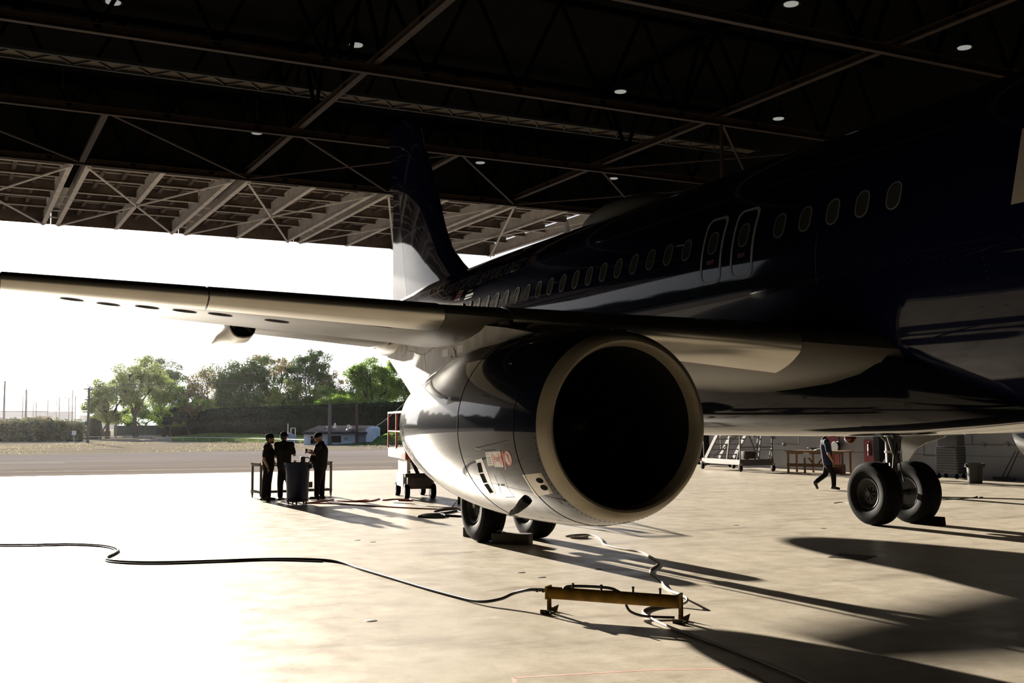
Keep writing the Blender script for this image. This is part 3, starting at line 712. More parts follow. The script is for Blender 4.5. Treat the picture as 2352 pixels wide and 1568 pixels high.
def surf_ring(u, v, ru, rv, ru2, rv2, bv, off, tilt=.2, n=32):
    vs = []
    for a_, b_ in ((ru, rv), (ru2, rv2)):
        for k in range(n):
            t = 2*PI*k/n; x, y = a_*math.cos(t), b_*math.sin(t); h_ = bv.ray_cast(CAM, ray(u+x+y*tilt, v+y)); n_ = h_[1] if h_[1].dot(ray(u, v)) < 0 else -h_[1]
            vs.append(h_[0]+n_*off*.35)
    return MB().add(vs, [(k, (k+1) % n, n+(k+1) % n, n+k) for k in range(n)])
ring = sub('no_entry_symbol', surf_ring(1167, 1052, 8.6, 17, .05, .1, NB, .005), DECALW, ER, 'round white placard with red prohibition ring')
sub('prohibition_ring', surf_ring(1167, 1052, 8.6, 17, 7.0, 14.6, NB, .009), DECALR, ring)
sub('prohibition_bar', surf_quad([(1161, 1042), (1163, 1040), (1174, 1062), (1172, 1064)], NB, 2, 2, .011), DECALR, ring)
sub('figure_symbol', surf_quad([(1164, 1043), (1168, 1042), (1172, 1060), (1168.5, 1061)], NB, 2, 3, .009), DECALG, ring)
sub('red_arrow', surf_quad([(1152, 1037), (1156, 1036), (1163, 1074), (1161, 1080)], NB, 2, 4, .005), DECALR, ER)
g1 = sub('louvre_vent', surf_quad([(1092, 1056), (1107, 1052), (1139, 1134), (1126, 1137)], NB, 3, 12, .006), PYL, ER, 'curved grille with three dark slots')
for c in ([(1096, 1063), (1104.5, 1061), (1110, 1084), (1100.5, 1085)], [(1102, 1088), (1111, 1086.5), (1120, 1107), (1111, 1109)], [(1112, 1112), (1121, 1110), (1134, 1130), (1125.5, 1132)]):
    sub('vent_slot', surf_quad(c, NB, 3, 4, .010), HOLE, g1)
lp_ = sub('access_panel', surf_quad([(1200, 1090), (1243, 1085.5), (1271, 1132), (1231, 1140.5)], NB, 6, 6, .005), LIPM, ER, 'pale riveted panel with two dark oval holes')
for u, v, a_, b_ in ((1240, 1103, 8, 6.2), (1250, 1119, 8, 6.5)):
    sub('panel_hole', surf_ring(u, v, a_, b_, .05, .05, NB, .010, .5), HOLE, lp_)
for pts in ([(1136, 1090), (1137, 1088), (1152, 1086), (1158, 1097), (1167, 1121), (1182, 1141), (1162, 1142), (1152, 1131), (1143, 1108), (1136, 1090)],):
    sub('hatch_outline', surf_line(pts, .006, NB, .004, 5), SEAM, ER)
mb = MB()
for x_, w_ in ((1144, 3), (1151, 2), (1154, 2), (1157, 2)):
    q = surf_quad([(x_, 1111), (x_+w_*.8, 1111), (x_+w_, 1115), (x_+.4, 1115)], NB, 1, 1, .008); mb.add(q.v, q.f)
sub('stencil_mark', mb, WINF, ER)
# rivet row round the intake lip
mb = MB()
for k in range(110):
    a = 2*PI*k/110; n_ = Vector((0, math.cos(a), math.sin(a))); rivet(Vector((11.21, 5.75, NZ))+n_*.953, n_, .006)
sub('rivet_pattern', mb, HOLE, ER)
# drain scoop under the fan cowl
sA, nA = hit(1205, 1152, NB); sB_, nB = hit(1176, 1176, NB)
mb = MB(); dd = (sB_-sA); out = -nA if nA.dot(ray(1205, 1152)) > 0 else nA
side = dd.normalized().cross(out).normalized(); out2 = (Vector((0, 0, -1))*.6+out*.4).normalized()
def ssec(c, w1, h1): return [c+side*w1*math.cos(2*PI*k/12)+out*h1*math.sin(2*PI*k/12) for k in range(12)]
mb.loft([ssec(sA-dd*.15, .055, .03), ssec(sA+dd*.05+out*.02, .055, .05), ssec(sA+dd*.4+out*.035+Vector((0, 0, -.01)), .038, .04), ssec(sA+dd*.8+out*.02+Vector((0, 0, -.01)), .022, .025), ssec(sA+dd*1.1+out*.01, .018, .02)])
sub('drain_mast', mb, HOLE, ER, 'black curved drain scoop')
# swirl on the spinner
mb = MB(); q = []
for k in range(14):
    t = k/13; a = 2.2+3.6*t; r = .05+.12*t; x = 12.03+.26*t-.02; q.append((x, 5.75+r*math.cos(a), NZ+r*math.sin(a)))
mb.tube(q, .008, 6); sub('spinner_swirl', mb, mat('swirl_grey', (.05, .05, .05), rough=.6), ER)
# pylon fittings
PB_o = [c for c in ER.children if c.name.startswith('pylon') and 'fairing' not in c.name][0]
PBv = BVHTree.FromPolygons([v.co.copy() for v in PB_o.data.vertices], [tuple(p.vertices) for p in PB_o.data.polygons])
for c in ([(1016, 804), (1029, 801), (1029, 817), (1016, 820)], [(1050, 794), (1063, 791), (1064, 808), (1051, 811)]):
    q = surf_quad(c, PBv, 2, 2, .006)
    if q.v: sub('pylon_placard', q, mat('blank_white_placard', (.75, .77, .78), rough=.3), ER)
q = surf_disc(1039, 820, 8.5, 22, PBv, .008, 24, 0)
if q.v: sub('pressure_relief_door', q, mat('relief_door_grey', (.50, .48, .46), rough=.4), ER)
q = surf_disc(1039, 819, 1.3, 2, PBv, .012, 10, 0)
if q.v: sub('door_latch', q, HOLE, ER)
mb = MB()
for (u, v0, v1) in ((1064, 772, 835), (1068, 772, 832), (1087, 770, 822), (1090, 770, 820)):
    k = v0
    while k < v1:
        h_ = PBv.ray_cast(CAM, ray(u, k))
        if h_[0] is not None: rivet(h_[0], h_[1] if h_[1].y > 0 else -h_[1], .010)
        k += 6
sub('rivet_pattern', mb, DECALW, ER)
for pts in ([(974, 806), (978, 840), (984, 884)], [(932, 792), (940, 806), (974, 815), (1012, 786)], [(1075, 768), (1078, 800)], [(925, 820), (936, 802)]):
    q = surf_line(pts, .012, PBv)
    if q.v: sub('pylon_seam', q, DECALG, ER)
# ---- main landing gear
def wheel(parent, x, y, face):
    t = part('tyre', MB().lathe([(.27, -.15), (.33, -.185), (.45, -.205), (.53, -.19), (.572, -.14), (.583, -.09), (.575, -.085), (.585, -.04), (.578, -.035), (.587, 0), (.578, .035), (.585, .04), (.575, .085), (.583, .09), (.572, .14), (.53, .19), (.45, .205), (.33, .185), (.27, .15)], (x, y, .586), 'Y', 56), RUB, parent); t.location = (0, 0, 0)
    r = MB(); f = face
    r.lathe([(.0, f*.06), (.09, f*.07), (.12, f*.10), (.20, f*.10), (.235, f*.13), (.27, f*.17), (.285, f*.175), (.285, -f*.17), (.2, -f*.12), (0, -f*.12)], (x, y, .586), 'Y', 40)
    rr = part('wheel_rim', r, RIM, t); rr.location = (0, 0, 0)
    hb = MB(); hb.lathe([(.0, f*.17), (.05, f*.17), (.065, f*.14), (.07, f*.06)], (x, y, .586), 'Y', 20)
    for k in range(8):
        a = 2*PI*k/8; hb.bar((x+.05*math.cos(a), y+f*.10, .586+.05*math.sin(a)), (x+.13*math.cos(a), y+f*.09, .586+.13*math.sin(a)), .03, .03)
    h_ = part('wheel_hub', hb, STEELD, t); h_.location = (0, 0, 0)
    for k in range(12):
        a = 2*PI*k/12
    return t
for sg in (1, -1):
    yc = 3.795*sg; X = 17.71 if sg < 0 else 18.40
    leg = MB(); leg.tube([(X, yc, .50), (X, yc, 1.2)], .075, 20)
    leg.tube([(X, yc, 1.15), (X-.03, yc-.04*sg, 2.9)], [.135, .15], 20)
    leg.tube([(X, yc-.62, .586), (X, yc+.62, .586)], .06, 14)
    leg.lathe([(.0, -.1), (.12, -.1), (.13, .1), (0, .1)], (X, yc, .55), 'Z', 16)
    L = part('landing_gear', leg, STEELD)
    a = wheel(L, X, yc+.465, 1); b = wheel(L, X, yc-.465, -1) if sg < 0 else wheel(L, X, yc-.465, -1)
    for wf in (yc+.465, yc-.465):
        bk = MB().lathe([(.0, 0), (.24, 0), (.24, .14*(1 if wf < yc else -1)), (.0, .14*(1 if wf < yc else -1))], (X, wf, .586), 'Y', 24); o = part('brake_pack', bk, BLACK, L); o.location = (0, 0, 0)
    tl = MB(); tl.bar((X+.10, yc, 1.25), (X+.42, yc, .92), .09, .05); tl.bar((X+.42, yc, .92), (X+.10, yc, .62), .09, .05); o = part('torque_link', tl, STEELD, L); o.location = (0, 0, 0)
    sb = MB(); sb.tube([(X, yc-.1*sg, 1.55), (X-.05, yc-1.2*sg, 2.35)], .055, 10); sb.tube([(X-.12, yc-.05*sg, 1.2), (X-.2, yc-.5*sg, 2.2)], .03, 8); o = part('side_stay', sb, STEELD, L); o.location = (0, 0, 0)
    hs = MB()
    hs.tube([(X-.16, yc+.10, 2.2), (X-.20, yc+.12, 1.6), (X-.16, yc+.14, 1.2), (X-.12, yc+.16, .8), (X-.1, yc+.2, .6)], .014, 6)
    hs.tube([(X-.16, yc-.06, 2.2), (X-.21, yc-.03, 1.7), (X-.15, yc+.0, 1.25), (X-.14, yc-.12, .8)], .012, 6)
    hs.tube([(X-.13, yc+.02, 1.5+.0), (X-.19, yc+.06, 1.38), (X-.13, yc+.09, 1.25)], .02, 6)
    o = part('hydraulic_hose', hs, BLACK, L); o.location = (0, 0, 0)
    for z in (1.35, 1.62, 1.9):
        o = part('hose_clamp', MB().lathe([(.15, z-.025), (.165, z-.02), (.165, z+.02), (.15, z+.025)], (X-.01, yc, 0), 'Z', 16), CHROME, L); o.location = (0, 0, 0)
    dr = MB(); y1 = yc+.26*sg
    dr.prism([Vector((X-.42, y1+.02*sg, 2.6)), Vector((X+.55, y1+.04*sg, 2.6)), Vector((X+.42, y1, 1.62)), Vector((X+.1, y1, 1.20)), Vector((X-.12, y1, 1.18)), Vector((X-.18, y1, 1.7))], (0, 0, 0), (0, .03*sg, 0))
    if sg < 0:
        pd = [py_(u, v, -4.25) for u, v in ((2066, 985), (2185, 985), (2168, 1004), (2128, 1016), (2103, 1030), (2092, 1048), (2086, 1064), (2074, 1064))]
        dr = MB().prism(pd, (0, 0, 0), (.02, -.05, 0))
    o = part('gear_door', dr, mat('gear_door_paint', (.16, .15, .13), rough=.35), L); o.location = (0, 0, 0)
# nose gear
X = 5.07; leg = MB(); leg.tube([(X, 0, .38), (X, 0, 2.2)], .07, 14); leg.tube([(X, -.3, .38), (X, .3, .38)], .04, 10)
L = part('nose_landing_gear', leg, STEELD)
for y in (-.25, .25):
    o = part('tyre', MB().lathe([(.18, -.09), (.30, -.11), (.36, -.09), (.38, 0), (.36, .09), (.30, .11), (.18, .09), (.0, .07), (0, -.07)], (X, y, .381), 'Y', 32, closed=True), RUB, L); o.location = (0, 0, 0)
# ------------------------------------------------------------------ floor things
HOSE = mat('black_rubber_hose', (.018, .016, .015), rough=.5, spec=.5)
HOSEW = mat('pale_air_hose', (.40, .38, .35), rough=.6, spec=.2)
ORNG = mat('orange_cord', (.45, .07, .02), rough=.5)
YEL = mat('yellow_painted_steel', (.17, .092, .008), rough=.6, spec=.15, var=.25, scale=9)
WOODD = mat('dark_oiled_timber', (.035, .026, .018), rough=.7, var=.4, scale=8, stretch=(1, 4, 4), bump=.3, bscale=30)
WOOD = mat('bench_timber', (.22, .125, .055), rough=.6, var=.25, scale=5, stretch=(1, 8, 8))
def smooth(pts, n=6):
    P = [pts[0]]+list(pts)+[pts[-1]]; out = []
    for i in range(1, len(P)-2):
        p0, p1, p2, p3 = (Vector(q) for q in P[i-1:i+3])
        for k in range(n):
            t = k/n; out.append(.5*((2*p1)+(p2-p0)*t+(2*p0-5*p1+4*p2-p3)*t*t+(3*p1-p0-3*p2+p3)*t**3))
    out.append(Vector(P[-2])); return out
def hose(name, pix, r, m, label, cat, group=None):
    pts = [gp(q[0], q[1], q[2] if len(q) > 2 else r) for q in pix]; o = pts[0].copy(); o.z = 0
    x = obj(name, MB().tube([p-o for p in smooth(pts)], r, 10), m, loc=o); return tag(x, label, cat, group)
hose('air_hose', [(-300, 1252), (-60, 1251), (60, 1250.5), (160, 1249), (230, 1252), (262, 1257), (272, 1263), (262, 1271), (246, 1279), (252, 1286), (300, 1290), (380, 1290.5), (500, 1287), (620, 1283), (720, 1284), (780, 1290), (830, 1306), (900, 1327), (980, 1351), (1050, 1370), (1105, 1381, .03), (1150, 1375, .07), (1180, 1362, .13), (1215, 1354, .19), (1252, 1354, .205)], .017, HOSE, 'long black hose snaking over the bright floor to the yellow pipe stand', 'hose')
x = hose('air_hose', [(-60, 1254), (60, 1253.5), (160, 1251.5), (226, 1254), (256, 1259), (266, 1265), (256, 1274), (242, 1281), (248, 1289), (300, 1293.5), (380, 1294), (500, 1290), (620, 1286), (740, 1289)], .009, HOSE, 'thin second line lying along the long black hose', 'hose')
hose('air_hose', [(1300, 1231), (1318, 1228), (1345, 1227), (1368, 1231), (1382, 1240), (1387, 1249), (1410, 1256), (1440, 1262), (1475, 1268), (1500, 1282), (1513, 1291), (1506, 1300), (1494, 1309), (1500, 1318), (1518, 1332), (1526, 1345), (1540, 1356), (1562, 1365, .06), (1578, 1374, .07), (1574, 1384, .04), (1550, 1390), (1515, 1391), (1490, 1396), (1477, 1404), (1490, 1416), (1530, 1436), (1590, 1459), (1680, 1492), (1800, 1540), (1900, 1585)], .013, HOSEW, 'pale hose running from the gear tyre around the yellow pipe stand', 'hose')
hose('cable', [(1310, 1233), (1335, 1234), (1350, 1232)], .02, HOSEW, 'short pale cable end beside the tyre', 'cable')
# yellow pipe manifold on two angle-iron legs
A = gp(1260, 1406); B = gp(1563, 1428); zt = .20
man = thing('pipe_manifold', 'low yellow pipe manifold on two angle-iron feet lying on the floor under the engine', 'manifold', (A+B)/2); o = man.location
d = (B-A).normalized(); n_ = Vector((-d.y, d.x, 0)); R_ = Matrix((d, n_, Vector((0, 0, 1)))).transposed()
pipe = MB(); pipe.tube([A-o+Vector((0, 0, zt)), B-o+Vector((0, 0, zt-.01))], .062, 24); obj('pipe', pipe, YEL, man)
for Q in (A, B):
    l = MB(); l.box(Q-o+Vector((0, 0, .14)), (.012, .05, .24), R_); l.box(Q-o+Vector((0, 0, .205)), (.02, .135, .13), R_); l.box(Q-o+n_*.02+Vector((.0, 0, .12)), (.045, .01, .22), R_)
    L = obj('leg', l, YEL, man)
    f_ = MB(); c, s_ = math.cos(.75), math.sin(.75)
    f_.box(Q-o+Vector((0, 0, .004)), (.10, .20, .008), R_); 
    f_.prism([Q-o+d*-.05+n_*.10+Vector((0, 0, 0)), Q-o+d*.05+n_*.10+Vector((0, 0, 0)), Q-o+d*.07+n_*.10+Vector((0, 0, .07)), Q-o+d*.0+n_*.10+Vector((0, 0, .035)), Q-o+d*-.05+n_*.10+Vector((0, 0, .05))], (0, 0, 0), n_*.008)
    f_.prism([Q-o+d*-.05-n_*.10, Q-o+d*.05-n_*.10, Q-o+d*.05-n_*.10+Vector((0, 0, .04)), Q-o+d*-.05-n_*.10+Vector((0, 0, .04))], (0, 0, 0), n_*.008)
    obj('foot', f_, mat('foot_dark_steel', (.03, .026, .02), rough=.6), man)
for t in (.20, .42, .66, .86):
    st_ = MB(); c = A.lerp(B, t)-o+n_*-.02+Vector((0, 0, zt+.05)); st_.tube([c, c+Vector((0, 0, .055))], .011, 10); st_.tube([c+Vector((0, 0, .045)), c+Vector((0, 0, .062))], .014, 10); obj('outlet_valve', st_, BLACK, man)
fit = MB(); e0 = A-o+Vector((0, 0, zt))+Vector((0, 0, .015))
for k in range(5): fit.tube([e0-d*(.012+.034*k), e0-d*(.034+.034*k)], .020 if k % 2 else .013, 10)
obj('hose_coupling', fit, BLACK, man)
lp = MB(); pa = A.lerp(B, .13)-o; pts = [pa+n_*-.05+Vector((0, 0, .20)), pa+n_*-.02+Vector((0, 0, .25)), pa+d*.06+Vector((0, 0, .275)), pa+d*.30+Vector((0, 0, .285)), pa+d*.48+Vector((0, 0, .28)), pa+d*.56+Vector((0, 0, .255)), pa+d*.63+Vector((0, 0, .22))]
lp.tube(smooth(pts), .015, 10); obj('jumper_hose', lp, HOSE, man)
lp = MB(); pts = [A.lerp(B, .60)-o+Vector((0, 0, .13)), A.lerp(B, .63)-o+Vector((0, 0, .07)), A.lerp(B, .70)-o+Vector((0, 0, .03))+n_*.03, A.lerp(B, .80)-o+Vector((0, 0, .02))+n_*.06, A.lerp(B, .93)-o+Vector((0, 0, .015))+n_*.13]
lp.tube(smooth(pts), .013, 10); obj('drain_hose', lp, HOSE, man)

# timber blocks at the starboard main wheels, chock at the port wheel
def block(u0, u1, v, hgt, dep, lab, ropey=False, name='wheel_block'):
    a = gp(u0, v); b = gp(u1, v+ (3 if ropey else 2)); dd = (b-a); L_ = dd.length; t = dd.normalized(); nn = Vector((-t.y, t.x, 0))
    if nn.dot(a-CAM) < 0: nn = -nn
    c = (a+b)/2+nn*dep/2; q = thing(name, lab, 'chock', c); RR = Matrix((t, nn, Vector((0, 0, 1)))).transposed()
    obj('block', MB().bbox((0, 0, hgt/2), (L_, dep, hgt), .012, RR), WOODD, q)
    m_ = MB(); e_ = -t*L_/2*.75; m_.tube(smooth([e_-nn*.04+Vector((0, 0, hgt)), e_+Vector((0, 0, hgt+.035)), e_+t*.1+Vector((0, 0, hgt+.015)), e_+t*.16+Vector((0, 0, hgt))]), .008, 6); obj('rope_handle', m_, HOSEW, q); return q
block(1063, 1107, 1232, .16, .28, 'dark timber block against the rear of the tyre under the engine')
block(1128, 1214, 1249, .17, .22, 'dark timber block with a rope loop lying in front of the tyre', True)
a = gp(2112, 1203); b = gp(2168, 1207); c = (a+b)/2; t = (b-a).normalized(); nn = Vector((-t.y, t.x, 0))
q = thing('wheel_chock', 'black rubber wheel chock behind the far main tyre', 'chock', c); l2 = (b-a).length/2
m_ = MB(); m_.prism([t*-l2-nn*.08, t*l2-nn*.08, t*l2*.8-nn*.02+Vector((0, 0, .15)), t*-l2*.75-nn*.02+Vector((0, 0, .15))], (0, 0, 0), nn*.16*(1 if nn.dot(c-CAM) > 0 else -1)); obj('wedge', m_, RUB, q)
m_ = MB().tube([t*-l2*.9+Vector((0, 0, .02)), t*-l2*.7-nn*.05+Vector((0, 0, .12)), t*-l2*.5+Vector((0, 0, .155))], .006, 6); obj('rope', m_, HOSEW, q)

# loose hoses and cords near the starboard gear and the workbench
hose('hose_loop', [(1098, 1199, .25), (1085, 1190, .15), (1070, 1187), (1040, 1184), (1000, 1182.5), (975, 1184), (962, 1185.5), (975, 1181.5), (1000, 1180), (1020, 1182), (1018, 1186), (990, 1187), (970, 1186)], .022, HOSE, 'black hose doubled back in a flat loop beyond the tyre', 'hose')
hose('hose_loop', [(970, 1184), (1010, 1179), (1040, 1174), (1070, 1166), (1095, 1161, .1)], .02, HOSE, 'black hose rising from the loop towards the landing gear', 'hose')
hose('cord', [(1092, 1172), (1060, 1168), (1030, 1169), (1005, 1172), (998, 1174), (1010, 1169), (1040, 1166), (1070, 1168), (1092, 1174)], .016, mat('brown_cord', (.10, .05, .03), rough=.6), 'brown cord tangled beside the black hoses', 'cord')
hose('cord', [(1092, 1178), (1065, 1176), (1050, 1172), (1075, 1170), (1094, 1169)], .014, HOSEW, 'pale cord crossing the tangle of hoses', 'cord')
hose('extension_cord', [(700, 1155), (760, 1156), (830, 1160), (900, 1164), (960, 1167), (1005, 1168.5), (1020, 1167), (1040, 1166.5), (1070, 1168), (1090, 1168)], .013, ORNG, 'red-orange cord running straight from the barrel to the landing gear', 'cord')
hose('extension_cord', [(700, 1155), (735, 1151), (765, 1147), (775, 1149), (800, 1151), (830, 1149), (845, 1147), (838, 1150), (810, 1151), (850, 1150), (872, 1145), (880, 1148), (905, 1146), (940, 1147), (942, 1149), (915, 1149)], .016, ORNG, 'wavy red cord ending in pale plugs near the lift wheels', 'cord')
hose('cable', [(905, 1154), (950, 1157), (990, 1163), (1050, 1165)], .008, HOSE, 'thin grey cable between the scissor lift and the tangle of hoses', 'cable')
hose('cable', [(1038, 1163), (1050, 1150, .05), (1057, 1146, .06)], .01, HOSE, 'thin cable drooping from the brown prop', 'cable')
p = gp(1055, 1157); q = thing('prop_stand', 'small brown ground prop standing among the cables under the engine', 'prop', p)
obj('post', MB().tube([(0, 0, 0), (.02, 0, .22)], [.045, .03], 10), mat('prop_brown', (.13, .06, .03), rough=.6), q); obj('top_clamp', MB().box((.02, 0, .23), (.09, .09, .03)), BLACK, q)
obj('side_leg', MB().bar((0, 0, .15), (-.1, -.12, 0), .02), BLACK, q)
hose('cable', [(2050, 1140), (2100, 1140), (2200, 1142), (2352, 1146), (2450, 1148)], .012, HOSE, 'dark cable stretched over the floor beyond the far tyres', 'cable')
hose('cable', [(2150, 1148), (2200, 1145), (2235, 1142), (2245, 1139), (2250, 1142), (2255, 1140)], .007, HOSE, 'thin curled lead end near the grey bin', 'cable')
hose('cable', [(1915, 1155), (1930, 1153), (1950, 1155)], .006, HOSE, 'faint loose wire in front of the far tyre', 'cable')
# floor grate and tie-down covers
c = gp(1958, 1278); q = thing('floor_grate', 'square steel floor grate set flush in the concrete', 'grate', c)
RR = Matrix.Rotation(.55, 3, 'Z'); m_ = MB()
for k in range(-5, 6): m_.box(RR @ Vector((k*.045, 0, .004)), (.012, .52, .008), RR); m_.box(RR @ Vector((0, k*.047, .004)), (.50, .012, .008), RR)
obj('grating', m_, mat('grate_steel', (.35, .33, .30), rough=.4, metal=.5), q); obj('frame_tray', MB().box((0, 0, .0015), (.54, .56, .003), RR), BLACK, q)
TD = mat('tie_down_cover', (.12, .11, .09), rough=.6); proto = None
for i, (u, v, lb) in enumerate([(1243, 1325, 'small round tie-down cover beyond the yellow manifold'), (1196, 1314, 'faint tie-down ring near the black hose bend'), (1690, 1206, 'tie-down slot in the sunlit floor past the engine'), (1890, 1213, 'tie-down slot between engine and far tyre'), (1372, 1307, 'tie-down ring beside the shadow of the engine'), (852, 1425, 'dark scrap lying on the pale floor'), (855, 1244, 'floor cover near the people, in the glare'), (820, 1240, 'second floor cover in the glare')]):
    p = gp(u, v)
    if proto is None:
        proto = obj('tie_down_cover', MB().lathe([(0, .004), (.055, .004), (.065, .0)], n=20), TD, loc=p); tag(proto, lb, 'cover', 'tie-down covers in the floor')
    else: r_ = dup(proto, p, 0, lb, 'tie-down covers in the floor')

# ---- blue barrel on a caster dolly
BLUE = mat('dark_blue_plastic', (.005, .009, .032), rough=.45, spec=.25); GREYP = mat('grey_plastic', (.05, .05, .05), rough=.6, spec=.2)
def bin_(loc, r, h, m, lab, dolly, lift=0.):
    t = thing('trash_barrel', lab, 'trash can', loc); z0 = lift
    mb = MB(); mb.lathe([(0, z0), (r*.80, z0), (r*.83, z0+.02), (r*.93, z0+h*.80), (r*.98, z0+h*.80), (r*.99, z0+h*.93), (r*1.06, z0+h*.94), (r*1.07, z0+h), (r*1.0, z0+h), (r*.90, z0+h*.8), (r*.78, z0+.05), (0, z0+.04)], n=40); obj('barrel_body', mb, m, t)
    for s_ in (1, -1):
        hb = MB(); c = RIGHT*s_; c.z = 0; c.normalize(); hb.box(c*r*1.08+Vector((0, 0, z0+h*.90)), (.05, .12, .10), Matrix.Rotation(math.atan2(c.y, c.x), 3, 'Z')); obj('handle', hb, m, t)
    if dolly:
        obj('dolly', MB().lathe([(0, lift-.05), (r*.85, lift-.05), (r*.86, lift-.005), (0, lift-.005)], n=30), BLACK, t)
        for k in range(5):
            a = 2*PI*k/5+.3; c = Vector((math.cos(a)*r*.72, math.sin(a)*r*.72, .045)); w_ = obj('caster', MB().lathe([(0, -.014), (.036, -.014), (.042, -.008), (.042, .008), (.036, .014), (0, .014)], c, 'Y', 16), BLACK, t)
            obj('caster_fork', MB().box(c+Vector((0, 0, .035)), (.03, .04, .05)), STEELD, w_)
    return t
bin_(gp(683, 1158), .305, .88, BLUE, 'tall dark blue barrel on a caster dolly beside the men', True, .12)
bin_(gp(2240, 1110), .25, .62, GREYP, 'grey trash can by the white wall near the tool chest', False)

# ---- rolling work table
TB = mat('bench_frame_steel', (.09, .075, .06), rough=.5)
A = gp(598, 1146); B = gp(762, 1139); t = (B-A); L_ = t.length; t.normalize(); nn = Vector((-t.y, t.x, 0)); nn = nn if nn.x > 0 else -nn
wt = thing('work_table', 'long rolling steel work table behind the group of men', 'table', (A+B)/2+nn*.35); o = wt.location
def T(a, b, z): return A+t*a*L_+nn*b-o+Vector((0, 0, z))
m_ = MB(); m_.bar(T(0, .35, .86), T(1, .35, .86), .70, .05); obj('table_top', m_, TB, wt)
for a_, b_ in ((.01, .03), (.99, .03), (.01, .67), (.99, .67)):
    l_ = obj('leg', MB().bar(T(a_, b_, .12), T(a_, b_, .84), .06), TB, wt)
    cs = MB(); c = T(a_, b_, .06); cs.lathe([(0, -.016), (.05, -.016), (.06, -.008), (.06, .008), (.05, .016), (0, .016)], c, 'Y', 16); cs.box(c+Vector((0, 0, .05)), (.04, .05, .06)); obj('caster', cs, BLACK, wt)
m_ = MB()
for b_ in (.03, .67): m_.bar(T(0, b_, .17), T(1, b_, .17), .05)
for a_ in (0, 1): m_.bar(T(a_, .03, .17), T(a_, .67, .17), .05); m_.bar(T(a_, .03, .9), T(a_, .67, .9), .05)
m_.bar(T(.0, .35, .20), T(1, .35, .20), .6, .015); obj('lower_shelf', m_, TB, wt)
def on(a, b, z=.885): return A+t*a*L_+nn*b+Vector((0, 0, z))
q = obj('plastic_cup', MB().lathe([(0, 0), (.028, 0), (.036, .085), (.034, .085), (.026, .005), (0, .005)], n=20), mat('pinkish_cup', (.55, .25, .18), rough=.4), loc=on(.50, .15)); tag(q, 'small reddish plastic cup on the work table', 'cup')
q = thing('camera_bag', 'black equipment bag with a strap on the work table', 'bag', on(.62, .2)); obj('bag_body', MB().bbox((0, 0, .09), (.14, .12, .18), .03), BLACK, q); obj('strap', MB().tube(smooth([(0, -.05, .15), (.02, -.16, .14), (.03, -.26, .06), (.02, -.3, .02)]), .014, 8), BLACK, q)
q = thing('hand_tool', 'dark hand tool lying on the work table beside the bag', 'tool', on(.75, .2)); obj('tool_body', MB().bbox((0, 0, .03), (.10, .22, .05), .015), BLACK, q); obj('tool_handle', MB().tube([(0, -.1, .03), (.02, -.16, .07)], .018, 8), BLACK, q)
q = thing('cardboard_box', 'tilted small carton on the lower shelf of the work table', 'box', on(.72, .3, .215)); obj('carton', MB().bbox((0, 0, .1), (.2, .2, .15), .006, Matrix.Rotation(.0, 3, 'X')), mat('carton_brown', (.12, .09, .06), rough=.8), q)

# ---- scissor lift
RED = mat('red_painted_steel', (.33, .035, .022), rough=.45, var=.2, scale=6); LIGHTS = mat('pale_scissor_steel', (.55, .55, .53), rough=.4)
a = gp(930, 1146); lf = thing('scissor_lift', 'small red scissor lift with guard rails parked behind the engine', 'lift', (a.x, a.y, 0), -0.16); 
LX, LY = 1.75, .80      # local: x aft, y towards -starboard
def lx(x, y, z): return Vector((x, -y, z))
obj('chassis', MB().bbox(lx(LX/2, LY/2, .40), (LX, LY-.14, .30), .03), mat('lift_chassis_dark', (.07, .06, .055), rough=.5), lf)
obj('side_cover', MB().box(lx(LX/2+.05, .035, .46), (LX*.62, .05, .34)), LIGHTS, lf); obj('side_cover', MB().box(lx(LX/2, LY-.035, .46), (LX*.8, .05, .20)), LIGHTS, lf)
obj('bumper', MB().bbox(lx(.02, LY/2, .60), (.14, LY, .10), .02), BLACK, lf)
for x_, y_ in ((.1, .06), (.1, LY-.06), (LX-.15, .06), (LX-.15, LY-.06)):
    w_ = obj('wheel', MB().lathe([(0, -.06), (.10, -.06), (.17, -.065), (.19, -.05), (.19, .05), (.17, .065), (.10, .06), (0, .06)], lx(x_, y_, .19), 'Y', 28), RUB, lf)
    obj('hub_cap', MB().lathe([(0, .075), (.07, .07), (.1, .062)], lx(x_, y_, .19), 'Y', 20), LIGHTS, w_)
for k in range(5):
    z0 = .60+.085*k
    for y_ in (.10, LY-.10):
        m_ = MB(); m_.bar(lx(.15, y_, z0), lx(LX-.15, y_, z0+.085), .05, .075); m_.bar(lx(.15, y_+.04, z0+.085), lx(LX-.15, y_+.04, z0), .05, .075); obj('scissor_arm', m_, LIGHTS if y_ < .2 else RED, lf)
obj('cylinder', MB().tube([lx(.3, LY/2, .6), lx(LX-.3, LY/2, .95)], .05, 12), BLACK, lf)
LC, LX = LX, 2.9
obj('platform_deck', MB().bbox(lx(LX/2, LY/2, 1.12), (LX+.1, LY, .22), .01), RED, lf)
obj('deck_trim', MB().box(lx(LX/2, LY/2, 1.25), (LX+.12, LY+.02, .03)), LIGHTS, lf)
m_ = MB()
for x_ in (0, LX*.5, LX): 
    for y_ in (0, LY): m_.bar(lx(x_, y_, 1.25), lx(x_, y_, 2.22), .04)
for y_ in (.0, LY):
    m_.bar(lx(0, y_, 1.72), lx(LX, y_, 1.72), .03)
for x_ in (0, LX): m_.bar(lx(x_, 0, 1.72), lx(x_, LY, 1.72), .03); m_.bar(lx(x_, LY*.3, 1.25), lx(x_, LY*.3, 2.22), .03)
obj('guard_rail', m_, RED, lf)
m_ = MB()
